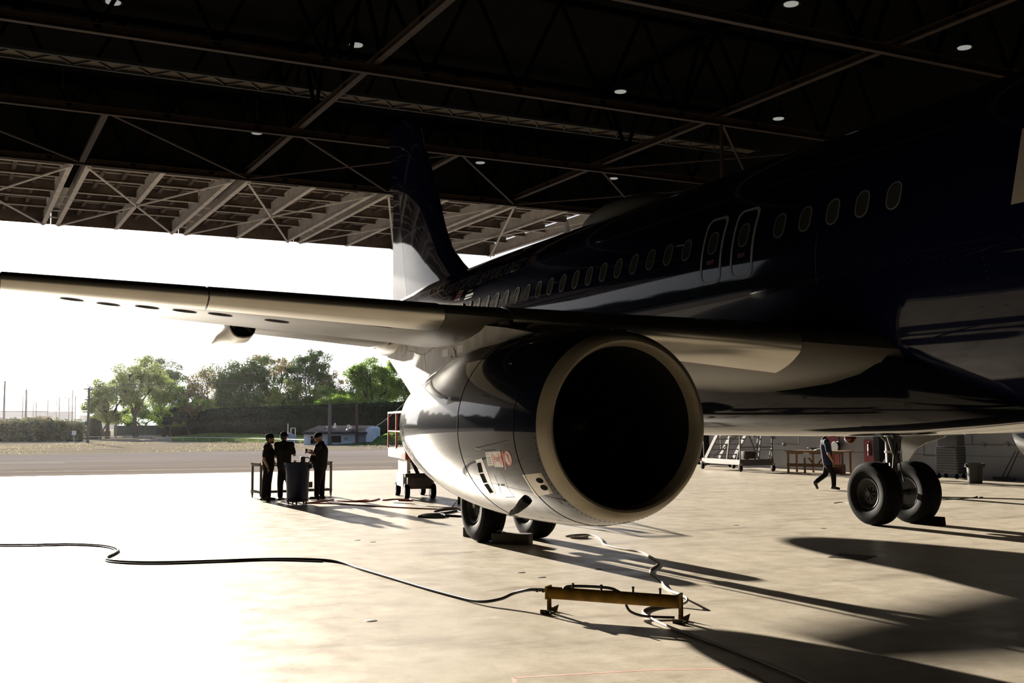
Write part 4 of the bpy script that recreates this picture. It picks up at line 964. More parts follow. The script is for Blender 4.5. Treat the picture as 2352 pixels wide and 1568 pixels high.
for y_ in (.0, LY): m_.bar(lx(0, y_, 2.23), lx(LX, y_, 2.23), .05)
for x_ in (0, LX): m_.bar(lx(x_, 0, 2.23), lx(x_, LY, 2.23), .05); m_.bar(lx(x_, 0, 1.73), lx(x_, LY, 1.73), .03)
obj('top_rail', m_, LIGHTS, lf)
m_ = MB()
for k in range(9): m_.bar(lx(LX*.02, .28+.05*k, 1.3), lx(LX*.02, .28+.05*k, 1.68), .008)
for k in range(7): m_.bar(lx(LX*.02, .26, 1.32+.055*k), lx(LX*.02, .70, 1.32+.055*k), .008)
obj('mesh_panel', m_, RED, lf)
obj('control_box', MB().bbox(lx(.1, LY*.55, 2.02), (.12, .2, .22), .01), BLACK, lf)
obj('notice_plate', MB().box(lx(-.0, .06, .0)+Vector((-.03, 0, 1.95)), (.01, .12, .09)), DECALW, lf)

# ---- rolling maintenance stairs
STF = mat('galvanised_stair_frame', (.09, .09, .09), rough=.5, metal=.2); STW = mat('sunlit_stair_beam', (.26, .255, .245), rough=.5, var=.1); STD = mat('dark_tread_shaded_beam', (.05, .05, .052), rough=.6)
A = gp(1614, 1076.5); B = gp(1701, 1083); t = (B-A); SL = t.length; t.normalize(); C_ = gp(1776, 1082)
nn = (C_-B); SWD = nn.length; nn.normalize()
sr = thing('rolling_stairs', 'grey rolling maintenance stairs on casters beside the white wall', 'stairs', (A+B)/2); o = sr.location
def S(a, b, z): return A+t*a*SL+nn*b*SWD-o+Vector((0, 0, z))
for b_ in (0, 1):
    bb = MB(); bb.bar(S(0, b_, .36), S(1, b_, .36), .06, .20); obj('base_beam', bb, STW if b_ == 0 else STD, sr)  # lit side beam pale, other beams dark: sun and shade put into the colour
bb = MB(); bb.bar(S(0, 0, .36), S(0, 1, .36), .06, .18); obj('base_beam', bb, STD, sr); bb = MB(); bb.bar(S(1, 0, .36), S(1, 1, .36), .06, .24); obj('base_beam', bb, STD, sr)
for a_ in (0, 1):
    for b_ in (0, 1):
        c = S(a_, b_, .13); cs = MB().lathe([(0, -.03), (.10, -.03), (.13, -.02), (.13, .02), (.10, .03), (0, .03)], c, 'Y', 22); w_ = obj('caster', cs, RUB, sr)
        fk = MB(); fk.bbox(c+Vector((0, 0, .15)), (.13, .13, .10), .02); fk.bar(c+Vector((0, .045, 0)), c+Vector((0, .045, .14)), .03); fk.bar(c+Vector((0, -.045, 0)), c+Vector((0, -.045, .14)), .03); obj('caster_fork', fk, STW, w_)
NT = 13
for b_ in (.06, .5, .97): obj('stringer', MB().bar(S(.04, b_, .45), S(.98, b_, 3.25), .06, .16), STF, sr)
for k in range(NT):
    f0 = (k+.7)/NT; obj('tread', MB().bar(S(.04+.94*f0, .08, .45+2.8*f0), S(.04+.94*f0, .96, .45+2.8*f0), .22, .035), STD if k % 2 else STF, sr)
for b_ in (.06, .62):
    h_ = MB(); h_.tube([S(.0, b_, .45), S(-.02, b_, 1.35), S(.92, b_, 4.2), S(1.0, b_, 4.25)], .022, 8)
    for f_ in (.25, .5, .75): h_.tube([S(.04+.94*f_, b_, .45+2.8*f_), S(.04+.94*f_-.02, b_, .45+2.8*f_+.95)], .016, 8)
    obj('handrail', h_, STF, sr)
fr = MB()
for b_ in (0, .98):
    fr.bar(S(1.0, b_, .42), S(1.0, b_, 3.3), .05); fr.bar(S(.66, b_, .42), S(.90, b_, 3.2), .05); fr.bar(S(1.0, b_, 1.0), S(.90, b_, .42), .035)
for z in (.95, 1.5, 2.1, 2.7): fr.bar(S(1.0, 0, z), S(1.0, 1, z), .04)
fr.bar(S(1.0, .45, .42), S(1.0, .72, 2.7), .04); fr.bar(S(.3, 0, .5), S(.98, 1, 2.6), .035); fr.bar(S(.66, 1, .42), S(.98, 0, 2.4), .035)
obj('support_frame', fr, STF, sr)
obj('top_platform', MB().box(S(1.0, .5, 3.3), (SL*.4, SWD*1.0, .05), Matrix.Rotation(math.atan2(t.y, t.x), 3, 'Z')), STD, sr)
q = thing('tool_tray', 'dark box resting on the base of the rolling stairs', 'box', o+S(.92, .35, .49)); obj('tray_box', MB().bbox((0, 0, .15), (.35, .5, .30), .01), WOODD, q)
# a low dark red trailer tongue beyond the stairs
a = gp(1625, 1070); b = gp(1700, 1073); q = thing('flat_trolley', 'low dark red trolley behind the rolling stairs', 'trolley', (a+b)/2+Vector((.6, -.1, 0)))
obj('deck', MB().bar((a-b)/2+Vector((0, 0, .22)), (b-a)/2+Vector((0, 0, .22)), .6, .12), mat('dull_red', (.14, .02, .02), rough=.6), q)
for s_ in (-.8, .8): obj('wheel', MB().lathe([(0, -.04), (.12, -.04), (.12, .04), (0, .04)], ((b-a)/2*s_)+Vector((0, 0, .12)), 'Y', 18), RUB, q)

# ---- timber bench with paper sign
def wpt(u, v): return gp(u, v)
A = gp(1808, 1085); B = gp(1938, 1088.5); t = (B-A); BL = t.length; t.normalize(); nn = Vector((-t.y, t.x, 0)); nn = nn if nn.y < 0 else -nn
bn = thing('timber_bench', 'rough timber work bench standing along the white wall', 'bench', (A+B)/2); o = bn.location
def Q(a, b, z): return A+t*a*BL+nn*b-o+Vector((0, 0, z))
obj('bench_top', MB().bar(Q(-.03, .4, .82), Q(1.02, .4, .82), .85, .04), WOOD, bn)
obj('apron', MB().bar(Q(0, .0, .76), Q(1, .0, .76), .04, .09), WOOD, bn)
for a_ in (.02, .32, .70, .98):
    for b_ in (.02, .75): obj('leg', MB().bar(Q(a_, b_, 0), Q(a_, b_, .80), .09, .05, up=t), WOOD, bn)
obj('lower_rail', MB().bar(Q(0, .0, .30), Q(1.02, .0, .30), .04, .12), WOOD, bn)
for a_, a2 in ((.34, .48), (.68, .56)): obj('knee_brace', MB().bar(Q(a_, .02, .70), Q(a2, .02, .34), .04, .06), WOOD, bn)
obj('paper_sign', MB().box(Q(.36, -.03, .68), (.008, .24, .20), Matrix.Rotation(math.atan2(nn.y, nn.x), 3, 'Z')), mat('paper_sheet', (.62, .66, .70), rough=.7), bn)
q = thing('cable_heap', 'low heap of dark cables on the timber bench', 'cables', o+Q(.5, .3, .84)); 
m_ = MB(); random.seed(3)
m_.tube(smooth([Vector((random.uniform(-.5, .5), random.uniform(-.2, .2), random.uniform(.01, .10))) for k in range(22)]), .012, 6); obj('cable', m_, BLACK, q)
q = thing('crate', 'dark red crate on the floor under the timber bench', 'crate', o+Q(.80, .35, 0)); obj('crate_body', MB().bbox((0, 0, .17), (.5, .5, .34), .02), mat('dark_red_plastic', (.10, .012, .012), rough=.5), q)

# wall-side things: find the wall plane in hangar coordinates
def onwall(u, v, off=.0):          # point on the side wall (hy = -19.7 + off)
    n0 = Vector((-HS, HC, 0)); d = ray(u, v); k = ((-19.7+off)-CAM.dot(n0))/d.dot(n0); return CAM+d*k
WR_ = Matrix.Rotation(math.radians(3), 3, 'Z')
def wallbox(name, lab, cat, px, th, m, off=0., parts=None, group=None):   # px = (u0, v0, u1, v1)
    off += .012; a = onwall(px[0], px[1], off); b = onwall(px[2], px[3], off); c = (a+b)/2; w_ = abs((b-a).dot(Vector((HC, HS, 0)))); h_ = abs(a.z-b.z)
    x = obj(name, MB().box((0, th/2, 0), (w_, th, h_), None), m, loc=c); x.rotation_euler = (0, 0, math.radians(3)); 
    return tag(x, lab, cat, group) if lab else x
REDP = mat('dull_red_wall_panel', (.22, .028, .045), rough=.6); COLM = mat('dark_column', (.012, .015, .022), rough=.7)
x = wallbox('fire_point_panel', 'dull red fire point board holding the extinguisher', 'panel', (1985, 1010, 2012, 1080), .03, REDP, 0)
c = onwall(1998, 1030, .16)
q = thing('fire_extinguisher', 'dark fire extinguisher hanging on the red board', 'extinguisher', c); obj('cylinder_body', MB().lathe([(0, -.26), (.075, -.26), (.085, -.24), (.085, .12), (.06, .19), (.03, .22), (0, .22)], n=24), mat('extinguisher_maroon', (.06, .006, .008), rough=.3), q)
obj('valve_handle', MB().box((0, .0, .26), (.06, .10, .04)).tube([(0, 0, .2), (0, 0, .27)], .02, 10), BLACK, q); obj('discharge_hose', MB().tube(smooth([(0, .02, .24), (.08, .06, .18), (.11, .05, 0), (.1, .04, -.15)]), .012, 8), BLACK, q); obj('label_sheet', MB().lathe([(.087, -.08), (.087, .05)], n=12, arc=(.2, 1.9)), DECALW, q)
x = wallbox('wall_board', 'tall dull red board behind the walking man', 'board', (1889, 990, 1930, 1083), .03, REDP, 0)
c = onwall(1921, 1026, .2); q = thing('hose_reel', 'round grey hose reel mounted on the red wall board', 'reel', c)
obj('reel_disc', MB().lathe([(0, -.1), (.20, -.1), (.22, -.08), (.16, -.05), (.16, .05), (.22, .08), (.20, .1), (0, .1)], (0, 0, 0), 'Y', 28), mat('reel_grey', (.16, .16, .16), rough=.5), q); obj('wound_hose', MB().lathe([(.16, -.06), (.19, -.06), (.20, 0), (.19, .06), (.16, .06)], (0, 0, 0), 'Y', 28), BLACK, q)
a = onwall(2028, 1000, 0); 
x = wallbox('wall_pier_and_doorway', None, None, (2027, 940, 2044, 1094), .5, COLM, 0); x['kind'] = 'structure'
x = wallbox('wall_pier_and_doorway', None, None, (1600, 980, 1629, 1074), .06, HOLE, 0); x['kind'] = 'structure'  # flat black panel, its colour standing for the dark of a door opening
# conduit and switch boxes
for i, (u, v, lb) in enumerate([(2260, 1022, 'small pale switch box on the wall above the grey bin'), (2314, 1021, 'small pale switch box nearer the engine of the far side'), (1733, 1001, 'pale electric box high behind the rolling stairs'), (1802, 1021, 'dark junction box where two conduits meet'), (1777, 1005, 'dark electric box at the top of the stair frame')]):
    a = onwall(u, v, .015); q = thing('switch_box', lb, 'switch box', a, math.radians(3), 'electric boxes on the white wall'); obj('box_body', MB().bbox((0, .04, 0), (.11, .08, .12), .008), DECALG if i > 2 else WALLM, q); obj('switch_lever', MB().box((0, .085, 0), (.02, .02, .04)), BLACK, q)
def conduit(pix, lab):
    P = [onwall(u, v, .018) for u, v in pix]; x = obj('conduit', MB().tube([p-P[0] for p in P], .012, 6), DECALG, loc=P[0]); tag(x, lab, 'conduit', 'conduits on the white wall')
conduit([(2180, 1020), (2352, 1023)], 'thin conduit between the two wall switch boxes'); conduit([(1780, 1020), (1834, 1021)], 'short conduit beside the dark junction box')
conduit([(1834, 1000), (1834, 1022)], 'upright conduit above the timber bench'); conduit([(2116, 1022), (2122, 1022), (2122, 1046), (2150, 1047)], 'bent conduit by the yellow jack'); conduit([(2232, 990), (2232, 1022)], 'upright conduit above the grey bin')
# tool chest
a = gp(2157, 1098); b = gp(2186, 1100); t = (b-a); TW = .80; t = Vector((-HC, -HS, 0))
TC = mat('tool_chest_grey', (.07, .075, .09), rough=.4); TCH = mat('drawer_edge', (.30, .32, .36), rough=.4)
tcst = thing('tool_chest', 'dark rolling tool chest with a row of drawers by the white wall', 'tool chest', (a.x-.35, a.y-.2, 0), math.radians(3)+.15)
obj('cabinet_body', MB().bbox((0, 0, .62), (.80, .50, .88), .01), TC, tcst); obj('top_chest', MB().bbox((-.02, 0, 1.29), (.72, .45, .42), .01), TC, tcst)
for k in range(9):
    z = .27+.088*k; dq = obj('drawer', MB().box((0, .255, z), (.74, .02, .075)), TC, tcst); obj('drawer_pull', MB().box((0, .27, z+.03), (.74, .015, .012)), TCH, dq)
    dq = obj('drawer', MB().box((-.405, 0, z), (.02, .44, .075)), TC, tcst); obj('drawer_pull', MB().box((-.42, 0, z+.03), (.015, .44, .012)), TCH, dq)
for k in range(6):
    z = 1.13+.06*k; dq = obj('drawer', MB().box((-.385, 0, z), (.02, .42, .05)), TC, tcst); obj('drawer_pull', MB().box((-.40, 0, z+.02), (.015, .42, .010)), TCH, dq)
for x_ in (-.33, .33):
    for y_ in (-.2, .2): obj('caster', MB().lathe([(0, -.02), (.07, -.02), (.08, 0), (.07, .02), (0, .02)], (x_, y_, .08), 'Y', 18).box((x_, y_, .14), (.06, .06, .08)), RUB, tcst)
q = obj('cloth_bundle', MB().ell((0, 0, .07), (.2, .16, .08)).ell((.15, .05, .05), (.12, .1, .06)), mat('rag_grey', (.20, .19, .22), rough=.9), loc=(a.x-.35, a.y-.2, 1.50)); tag(q, 'grey rag bundle on top of the tool chest', 'rags')
# yellow jack post, brooms
p = gp(2103, 1086); q = thing('jack_stand', 'yellow axle jack standing behind the far tyres', 'jack', p); obj('post', MB().tube([(0, 0, .06), (0, 0, .95)], .05, 14), YEL, q); obj('head', MB().box((0, 0, .97), (.16, .16, .06)), YEL, q); obj('base_plate', MB().lathe([(0, 0), (.24, 0), (.22, .06), (0, .07)], n=24), YEL, q)
for i, (u, v, ut, vt, lb) in enumerate([(2325, 1101, 2332, 1046, 'push broom leaning on the wall, the farther handle'), (2336, 1103, 2340, 1046, 'push broom leaning on the wall under the far engine')]):
    a = gp(u, v); b = onwall(ut, vt-10, .14); a.y += .48; q = thing('push_broom', lb, 'broom', a, 0, 'push brooms at the wall'); obj('handle', MB().tube([(0, 0, .06), b-a], .014, 8), BLACK, q); obj('broom_head', MB().box((0, 0, .075), (.62, .07, .035), WR_), WOODD, q); obj('bristles', MB().box((0, 0, .03), (.60, .08, .06), WR_), BLACK, q)
# ------------------------------------------------------------------ people
SKIN = mat('skin', (.30, .16, .10), rough=.5, spec=.4); SHB = mat('black_work_shirt', (.010, .010, .011), rough=.85, spec=.15); TRB = mat('dark_trousers', (.009, .009, .011), rough=.9, spec=.12)
SHOE = mat('black_work_shoes', (.007, .007, .007), rough=.5); CAPM = mat('dark_cap_cloth', (.008, .008, .010), rough=.85, spec=.1); HAIR = mat('dark_hair', (.012, .009, .007), rough=.7); HAIRG = mat('grey_hair', (.20, .19, .18), rough=.7)
SHBL = mat('navy_blue_work_shirt', (.014, .018, .042), rough=.85, spec=.15)
RH = Vector((RIGHT.x, RIGHT.y, 0)).normalized(); DH = Vector((-RH.y, RH.x, 0)); DH = DH if DH.dot(_F) > 0 else -DH; ZV = Vector((0, 0, 1))
def capsule(mb, a, b, r1, r2, n=14):
    a = Vector(a); b = Vector(b); d = b-a; L_ = max(d.length, 1e-4); t = d/L_; pts = []; rs = []
    for k in range(5): f = k/4*PI/2; pts.append(a-t*r1*math.cos(f)); rs.append(max(r1*math.sin(f), .001))
    for k in range(1, 6): pts.append(a+d*k/6); rs.append(r1+(r2-r1)*k/6)
    for k in range(5): f = (1-k/4)*PI/2; pts.append(b+t*r2*math.cos(f)); rs.append(max(r2*math.sin(f), .001))
    mb.tube(pts, rs, n)
def frame(fwd):
    x = fwd.normalized(); y = ZV.cross(x).normalized(); z = x.cross(y); return Matrix((x, y, z)).transposed()
def fuse(mb, vox, name):
    me = mb.mesh('tmp'); o = bpy.data.objects.new('tmp', me); COL.objects.link(o)
    m = o.modifiers.new('r', 'REMESH'); m.mode = 'VOXEL'; m.voxel_size = vox; s_ = o.modifiers.new('s', 'SMOOTH'); s_.iterations = 2; s_.factor = .5
    bpy.context.view_layer.update(); dg = bpy.context.evaluated_depsgraph_get()
    r = bpy.data.meshes.new_from_object(o.evaluated_get(dg)); r.name = name; bpy.data.objects.remove(o)
    for p in r.polygons: p.use_smooth = True
    return r
def hand(mb, wrist, dirv, up, curl=.5, s=1.0):
    d = Vector(dirv).normalized(); sd = d.cross(up).normalized(); u2 = sd.cross(d)
    pc = wrist+d*.045*s
    mb.ell(pc, (.045*s, .038*s, .016*s), 12, 8, Matrix((d, sd, u2)).transposed())
    for k, (off, ln) in enumerate(((-.030, .060), (-.010, .072), (.010, .078), (.029, .070))):
        b = pc+d*.036*s+sd*off*s; m_ = b+(d*math.cos(curl*.6)-u2*math.sin(curl*.6))*ln*.5*s; e_ = m_+(d*math.cos(curl*1.6)-u2*math.sin(curl*1.6))*ln*.5*s
        capsule(mb, b, m_, .0095*s, .0088*s, 8); capsule(mb, m_, e_, .0088*s, .0075*s, 8)
    b = pc-d*.015*s+sd*.036*s; m_ = b+(d*.6+sd*.7-u2*.3).normalized()*.035*s; e_ = m_+(d*.9-u2*.4).normalized()*.03*s
    capsule(mb, b, m_, .0115*s, .0105*s, 8); capsule(mb, m_, e_, .0105*s, .009*s, 8)
def person(lab, u0, v0, ppm, J, face, headr, shirt, trouser, cap=True, bulk=1.0, belly=None, hair=HAIR, beard=False, sleeve=.75, group=None):
    base = gp(u0, v0); t = thing('person', lab, 'person', base, 0, group)
    def P(k):
        u, v, d = J[k]; return RH*((u-u0)/ppm)+DH*d+ZV*max(.0, (v0-v)/ppm)
    p = {k: P(k) for k in J}; fw = (RH*face[0]+DH*face[1]+ZV*face[2]).normalized(); F3 = frame(fw); hd = p['head']
    bd = MB()
    bd.ell(hd, (.098, .076, .118), 20, 14, F3); bd.ell(hd+F3 @ Vector((.045, 0, -.055)), (.058, .052, .055), 14, 10, F3)    # skull and jaw
    capsule(bd, hd+F3 @ Vector((.088, 0, .022)), hd+F3 @ Vector((.108, 0, -.022)), .009, .014, 8)                               # nose
    for s_ in (1, -1):
        bd.ell(hd+F3 @ Vector((-.005, s_*.078, -.005)), (.018, .008, .030), 10, 8, F3)                                          # ears
        bd.ell(hd+F3 @ Vector((.080, s_*.032, .018)), (.014, .018, .010), 10, 8, F3)                                            # brow and eye sockets
    bd.ell(hd+F3 @ Vector((.096, 0, -.055)), (.010, .024, .010), 10, 8, F3)                                                     # mouth
    capsule(bd, hd-ZV*.06-fw*.02, p['neck'], .056, .060)
    capsule(bd, p['neck'], p['chest'], .07, .13*bulk); capsule(bd, p['chest'], p['pelvis'], .135*bulk, .125*bulk)
    for s_ in 'LR':
        capsule(bd, p['sh'+s_], p['el'+s_], .050, .040); capsule(bd, p['el'+s_], p['wr'+s_], .042, .028)
        capsule(bd, p['chest'].lerp(p['sh'+s_], .5), p['sh'+s_], .075, .055)
        hand(bd, p['wr'+s_], p['ha'+s_]-p['wr'+s_], ZV if abs((p['ha'+s_]-p['wr'+s_]).normalized().z) < .8 else fw, .7)
        capsule(bd, p['hi'+s_], p['kn'+s_], .078*bulk, .052); capsule(bd, p['kn'+s_], p['an'+s_], .054, .036); capsule(bd, p['an'+s_]-ZV*.02, p['to'+s_], .036, .026)
    obj('body', fuse(bd, .0085, 'body'), SKIN, t)
    sh = MB()
    capsule(sh, p['neck']-ZV*.035-Vector((fw.x, fw.y, 0))*.02, p['chest'], .088, .155*bulk); capsule(sh, p['chest'], p['pelvis'], .158*bulk, .150*bulk)
    capsule(sh, p['shL'], p['shR'], .088, .088); sd = (p['shL']-p['shR']); sd.z = 0; sd.normalize()
    for s_ in (1, -1): capsule(sh, p['chest']+sd*s_*.075, p['pelvis']+sd*s_*.06-ZV*.03, .115*bulk, .115*bulk)
    if belly: sh.ell(p['pelvis'].lerp(p['chest'], .42)+fw.cross(ZV).cross(ZV)*-.0+Vector((fw.x, fw.y, 0)).normalized()*belly[0], (belly[1], belly[1]*.95, belly[2]), 18, 12, frame(Vector((fw.x, fw.y, 0))))
    for s_ in 'LR': capsule(sh, p['sh'+s_], p['sh'+s_].lerp(p['el'+s_], sleeve), .070, .062)
    for s_ in 'LR': capsule(sh, p['chest'].lerp(p['sh'+s_], .45), p['sh'+s_], .100, .082)
    sh.lathe([(.066, 0), (.072, .035), (.060, .04), (.055, 0)], p['neck']-ZV*.015, 'Z', 16)
    obj('shirt', fuse(sh, .015, 'shirt'), shirt, t)
    tr = MB(); capsule(tr, p['pelvis']+ZV*.04, p['pelvis']-ZV*.03, .150*bulk, .14*bulk); 
    for s_ in 'LR':
        capsule(tr, p['pelvis'].lerp(p['hi'+s_], .7), p['kn'+s_], .108*bulk, .078*bulk**.5); capsule(tr, p['kn'+s_], p['an'+s_]+(p['kn'+s_]-p['an'+s_])*.08, .078*bulk**.5, .066)
    obj('trousers', fuse(tr, .015, 'trousers'), trouser, t)
    for s_ in 'LR':
        so_ = MB(); a, b = p['an'+s_], p['to'+s_]; d = b-a; hl = a-Vector((d.x, d.y, 0)).normalized()*.05+ZV*(-.045 if abs(d.z) < .12 else -.02)
        capsule(so_, a-ZV*.02, a, .052, .055); capsule(so_, hl+ZV*.005, b+ZV*.005, .042, .038); obj('shoe', fuse(so_, .010, 'shoe'), SHOE, t)
    if cap:
        c_ = MB(); c_.ell(hd+F3 @ Vector((-.012, 0, .045)), (.112, .090, .088), 20, 12, F3)
        bm_ = MB(); R2 = F3
        c_.add([hd+R2 @ Vector((x, y, z)) for x, y, z in ((.07, -.075, .045), (.07, .075, .045), (.175, .055, .025), (.19, 0, .028), (.175, -.055, .025), (.07, -.075, .055), (.07, .075, .055), (.175, .055, .035), (.19, 0, .038), (.175, -.055, .035))],
               [(0, 1, 2, 3, 4), (9, 8, 7, 6, 5), (0, 5, 6, 1), (1, 6, 7, 2), (2, 7, 8, 3), (3, 8, 9, 4), (4, 9, 5, 0)])
        obj('cap', fuse(c_, .009, 'cap'), CAPM, t)
    hm = MB(); hm.ell(hd+F3 @ Vector((-.030, 0, -.002 if cap else .022)), (.082, .080, .085 if cap else .112), 18, 12, F3); obj('hair', hm, hair, t)
    if beard:
        hm = MB(); hm.ell(hd+F3 @ Vector((.060, 0, -.080)), (.050, .050, .045), 14, 10, F3); obj('beard', hm, HAIR, t)
    return t
person('bearded man in a cap, outermost of the group by the work table', 615, 1151, 92.5,
    dict(head=(617.5, 1006.5, .05), neck=(613.5, 1018.5, .04), chest=(614.5, 1038, .03), pelvis=(615, 1074, .02),
         shL=(613, 1025.5, .20), shR=(614, 1025.5, -.14), elL=(616, 1050, .26), wrL=(626, 1064, .22), haL=(633, 1065, .2), elR=(609, 1052, -.20), wrR=(618, 1071, -.20), haR=(621, 1080, -.18),
         hiL=(616, 1082, .10), hiR=(614, 1082, -.06), knL=(613, 1112, .14), knR=(609, 1112, -.05), anL=(613, 1142, .16), anR=(605.5, 1142, -.04), toL=(627, 1147.5, .16), toR=(619, 1148, -.04)),
    (1, .1, -.05), None, SHB, TRB, beard=True)
person('man in a dark cap seen from behind, between the bearded man and the blue barrel', 650, 1151, 92.5,
    dict(head=(649.5, 1002.5, .06), neck=(650.5, 1014, .0), chest=(651.5, 1034, -.02), pelvis=(652, 1069, -.02),
         shL=(635.5, 1021, .0), shR=(667.5, 1021, .0), elL=(631.5, 1048, .08), wrL=(640, 1050, .26), haL=(645, 1047, .34), elR=(674, 1044, .06), wrR=(671, 1041, .20), haR=(667, 1036, .28),
         hiL=(645.5, 1078, 0), hiR=(659, 1078, 0), knL=(643.5, 1110, -.02), knR=(663, 1110, .04), anL=(643.5, 1142, .0), anR=(665, 1142, .06), toL=(648, 1147.5, .15), toR=(670, 1147, .20)),
    (.35, .95, -.12), None, SHB, TRB)
m3 = person('heavily built man in a cap holding a small part in both raised hands', 733, 1147, 91.3,
    dict(head=(729.5, 1003, .02), neck=(735.5, 1014.5, .0), chest=(736, 1034, .0), pelvis=(734.5, 1070, 0),
         shL=(733, 1023, -.20), shR=(735, 1023, .20), elL=(724.5, 1041, -.20), wrL=(709, 1037.5, -.08), haL=(703, 1036, -.02), elR=(723, 1040, .22), wrR=(710, 1033, .10), haR=(703, 1031, .03),
         hiL=(733, 1080, -.09), hiR=(735.5, 1080, .09), knL=(730.5, 1109, -.10), knR=(737, 1109, .10), anL=(728.5, 1139, -.10), anR=(738, 1139, .10), toL=(714, 1143.5, -.12), toR=(725, 1143, .08)),
    (-.93, .05, -.38), None, SHB, TRB, bulk=1.22, belly=(.10, .185, .22), hair=HAIRG, beard=False)
c = gp(733, 1147)+RH*((701.5-733)/91.3)+ZV*((1147-1033)/91.3)
q = thing('machine_part', 'small round metal part held in the raised hands of the heavy man', 'part held', c); obj('part_body', MB().lathe([(0, -.03), (.045, -.03), (.05, 0), (.045, .03), (0, .03)], (0, 0, .0), 'Y', 18), mat('part_metal', (.10, .08, .06), rough=.5, metal=.4), q)
person('man in a navy work shirt striding along behind the belly of the airliner', 1905, 1125, 79.0,
    dict(head=(1905, 996, .0), neck=(1899, 1010, .0), chest=(1899, 1028, .0), pelvis=(1903, 1063, .0),
         shL=(1899, 1018, .20), shR=(1897, 1018, -.20), elL=(1907, 1042, .26), wrL=(1911, 1061, .24), haL=(1912, 1068, .22), elR=(1899, 1044, -.25), wrR=(1909, 1062, -.24), haR=(1911, 1070, -.22),
         hiL=(1904, 1071, .08), hiR=(1903, 1071, -.08), knL=(1898.5, 1091, .08), knR=(1913, 1090, -.09), anL=(1877.5, 1107, .08), anR=(1913, 1116, -.09), toL=(1880, 1121, .08), toR=(1924, 1122, -.09)),
    (1, 0, -.05), None, SHBL, TRB, cap=False, hair=HAIRG)
# ------------------------------------------------------------------ outdoors
def leafmat(name, c1, c2, tr=.55):
    m = bpy.data.materials.new(name); m.use_nodes = True; t = m.node_tree; t.nodes.clear(); N = t.nodes.new; L = t.links.new
    geo = N('ShaderNodeTexCoord'); nz = N('ShaderNodeTexNoise'); nz.inputs['Scale'].default_value = 1.1; nz.inputs['Detail'].default_value = 3; L(geo.outputs['Object'], nz.inputs['Vector'])
    r = N('ShaderNodeValToRGB'); L(nz.outputs['Fac'], r.inputs[0]); r.color_ramp.elements[0].position = .38; r.color_ramp.elements[0].color = (*c1, 1); r.color_ramp.elements[1].position = .62; r.color_ramp.elements[1].color = (*c2, 1)
    d = N('ShaderNodeBsdfDiffuse'); L(r.outputs[0], d.inputs[0]); tl = N('ShaderNodeBsdfTranslucent'); L(r.outputs[0], tl.inputs[0])
    mx = N('ShaderNodeMixShader'); mx.inputs[0].default_value = tr; L(d.outputs[0], mx.inputs[1]); L(tl.outputs[0], mx.inputs[2]); o = N('ShaderNodeOutputMaterial'); L(mx.outputs[0], o.inputs[0]); return m
LPALE = leafmat('pale_spring_leaves', (.13, .17, .05), (.26, .32, .10)); LGREEN = leafmat('fresh_green_leaves', (.10, .17, .03), (.22, .34, .06)); LDARK = leafmat('dark_green_leaves', (.03, .065, .02), (.07, .12, .035), .4)
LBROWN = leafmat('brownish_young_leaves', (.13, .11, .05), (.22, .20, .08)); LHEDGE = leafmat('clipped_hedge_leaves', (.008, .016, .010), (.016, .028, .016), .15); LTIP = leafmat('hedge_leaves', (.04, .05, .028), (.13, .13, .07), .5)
BARK = mat('bark', (.05, .04, .03), rough=.9, spec=.1); 
def cards(rng, centers, size, flat=.0):
    n = len(centers); a = rng.normal(size=(n, 3)); a /= np.linalg.norm(a, axis=1)[:, None]; b = rng.normal(size=(n, 3)); b -= a*(a*b).sum(1)[:, None]; b /= np.linalg.norm(b, axis=1)[:, None]
    s = size*rng.uniform(.6, 1.3, (n, 1)); a *= s; b *= s*.7
    V = np.stack([centers-a*.5, centers+b*.5, centers+a*.5, centers-b*.5], 1).reshape(-1, 3); Fc = np.arange(4*n).reshape(-1, 4); return V, Fc
def npmesh(name, V, Fc):
    me = bpy.data.meshes.new(name); me.from_pydata(V.tolist(), [], Fc.tolist()); me.update(); return me
def blobpts(rng, c, r, n, shell=.55):
    p = rng.normal(size=(n, 3)); p /= np.linalg.norm(p, axis=1)[:, None]; rad = rng.uniform(shell, 1.0, (n, 1))**.6
    lump = 1+.18*np.sin(p[:, :1]*7+c[0])*np.cos(p[:, 2:]*6+c[1]); return np.array(c)+p*rad*lump*np.array(r)
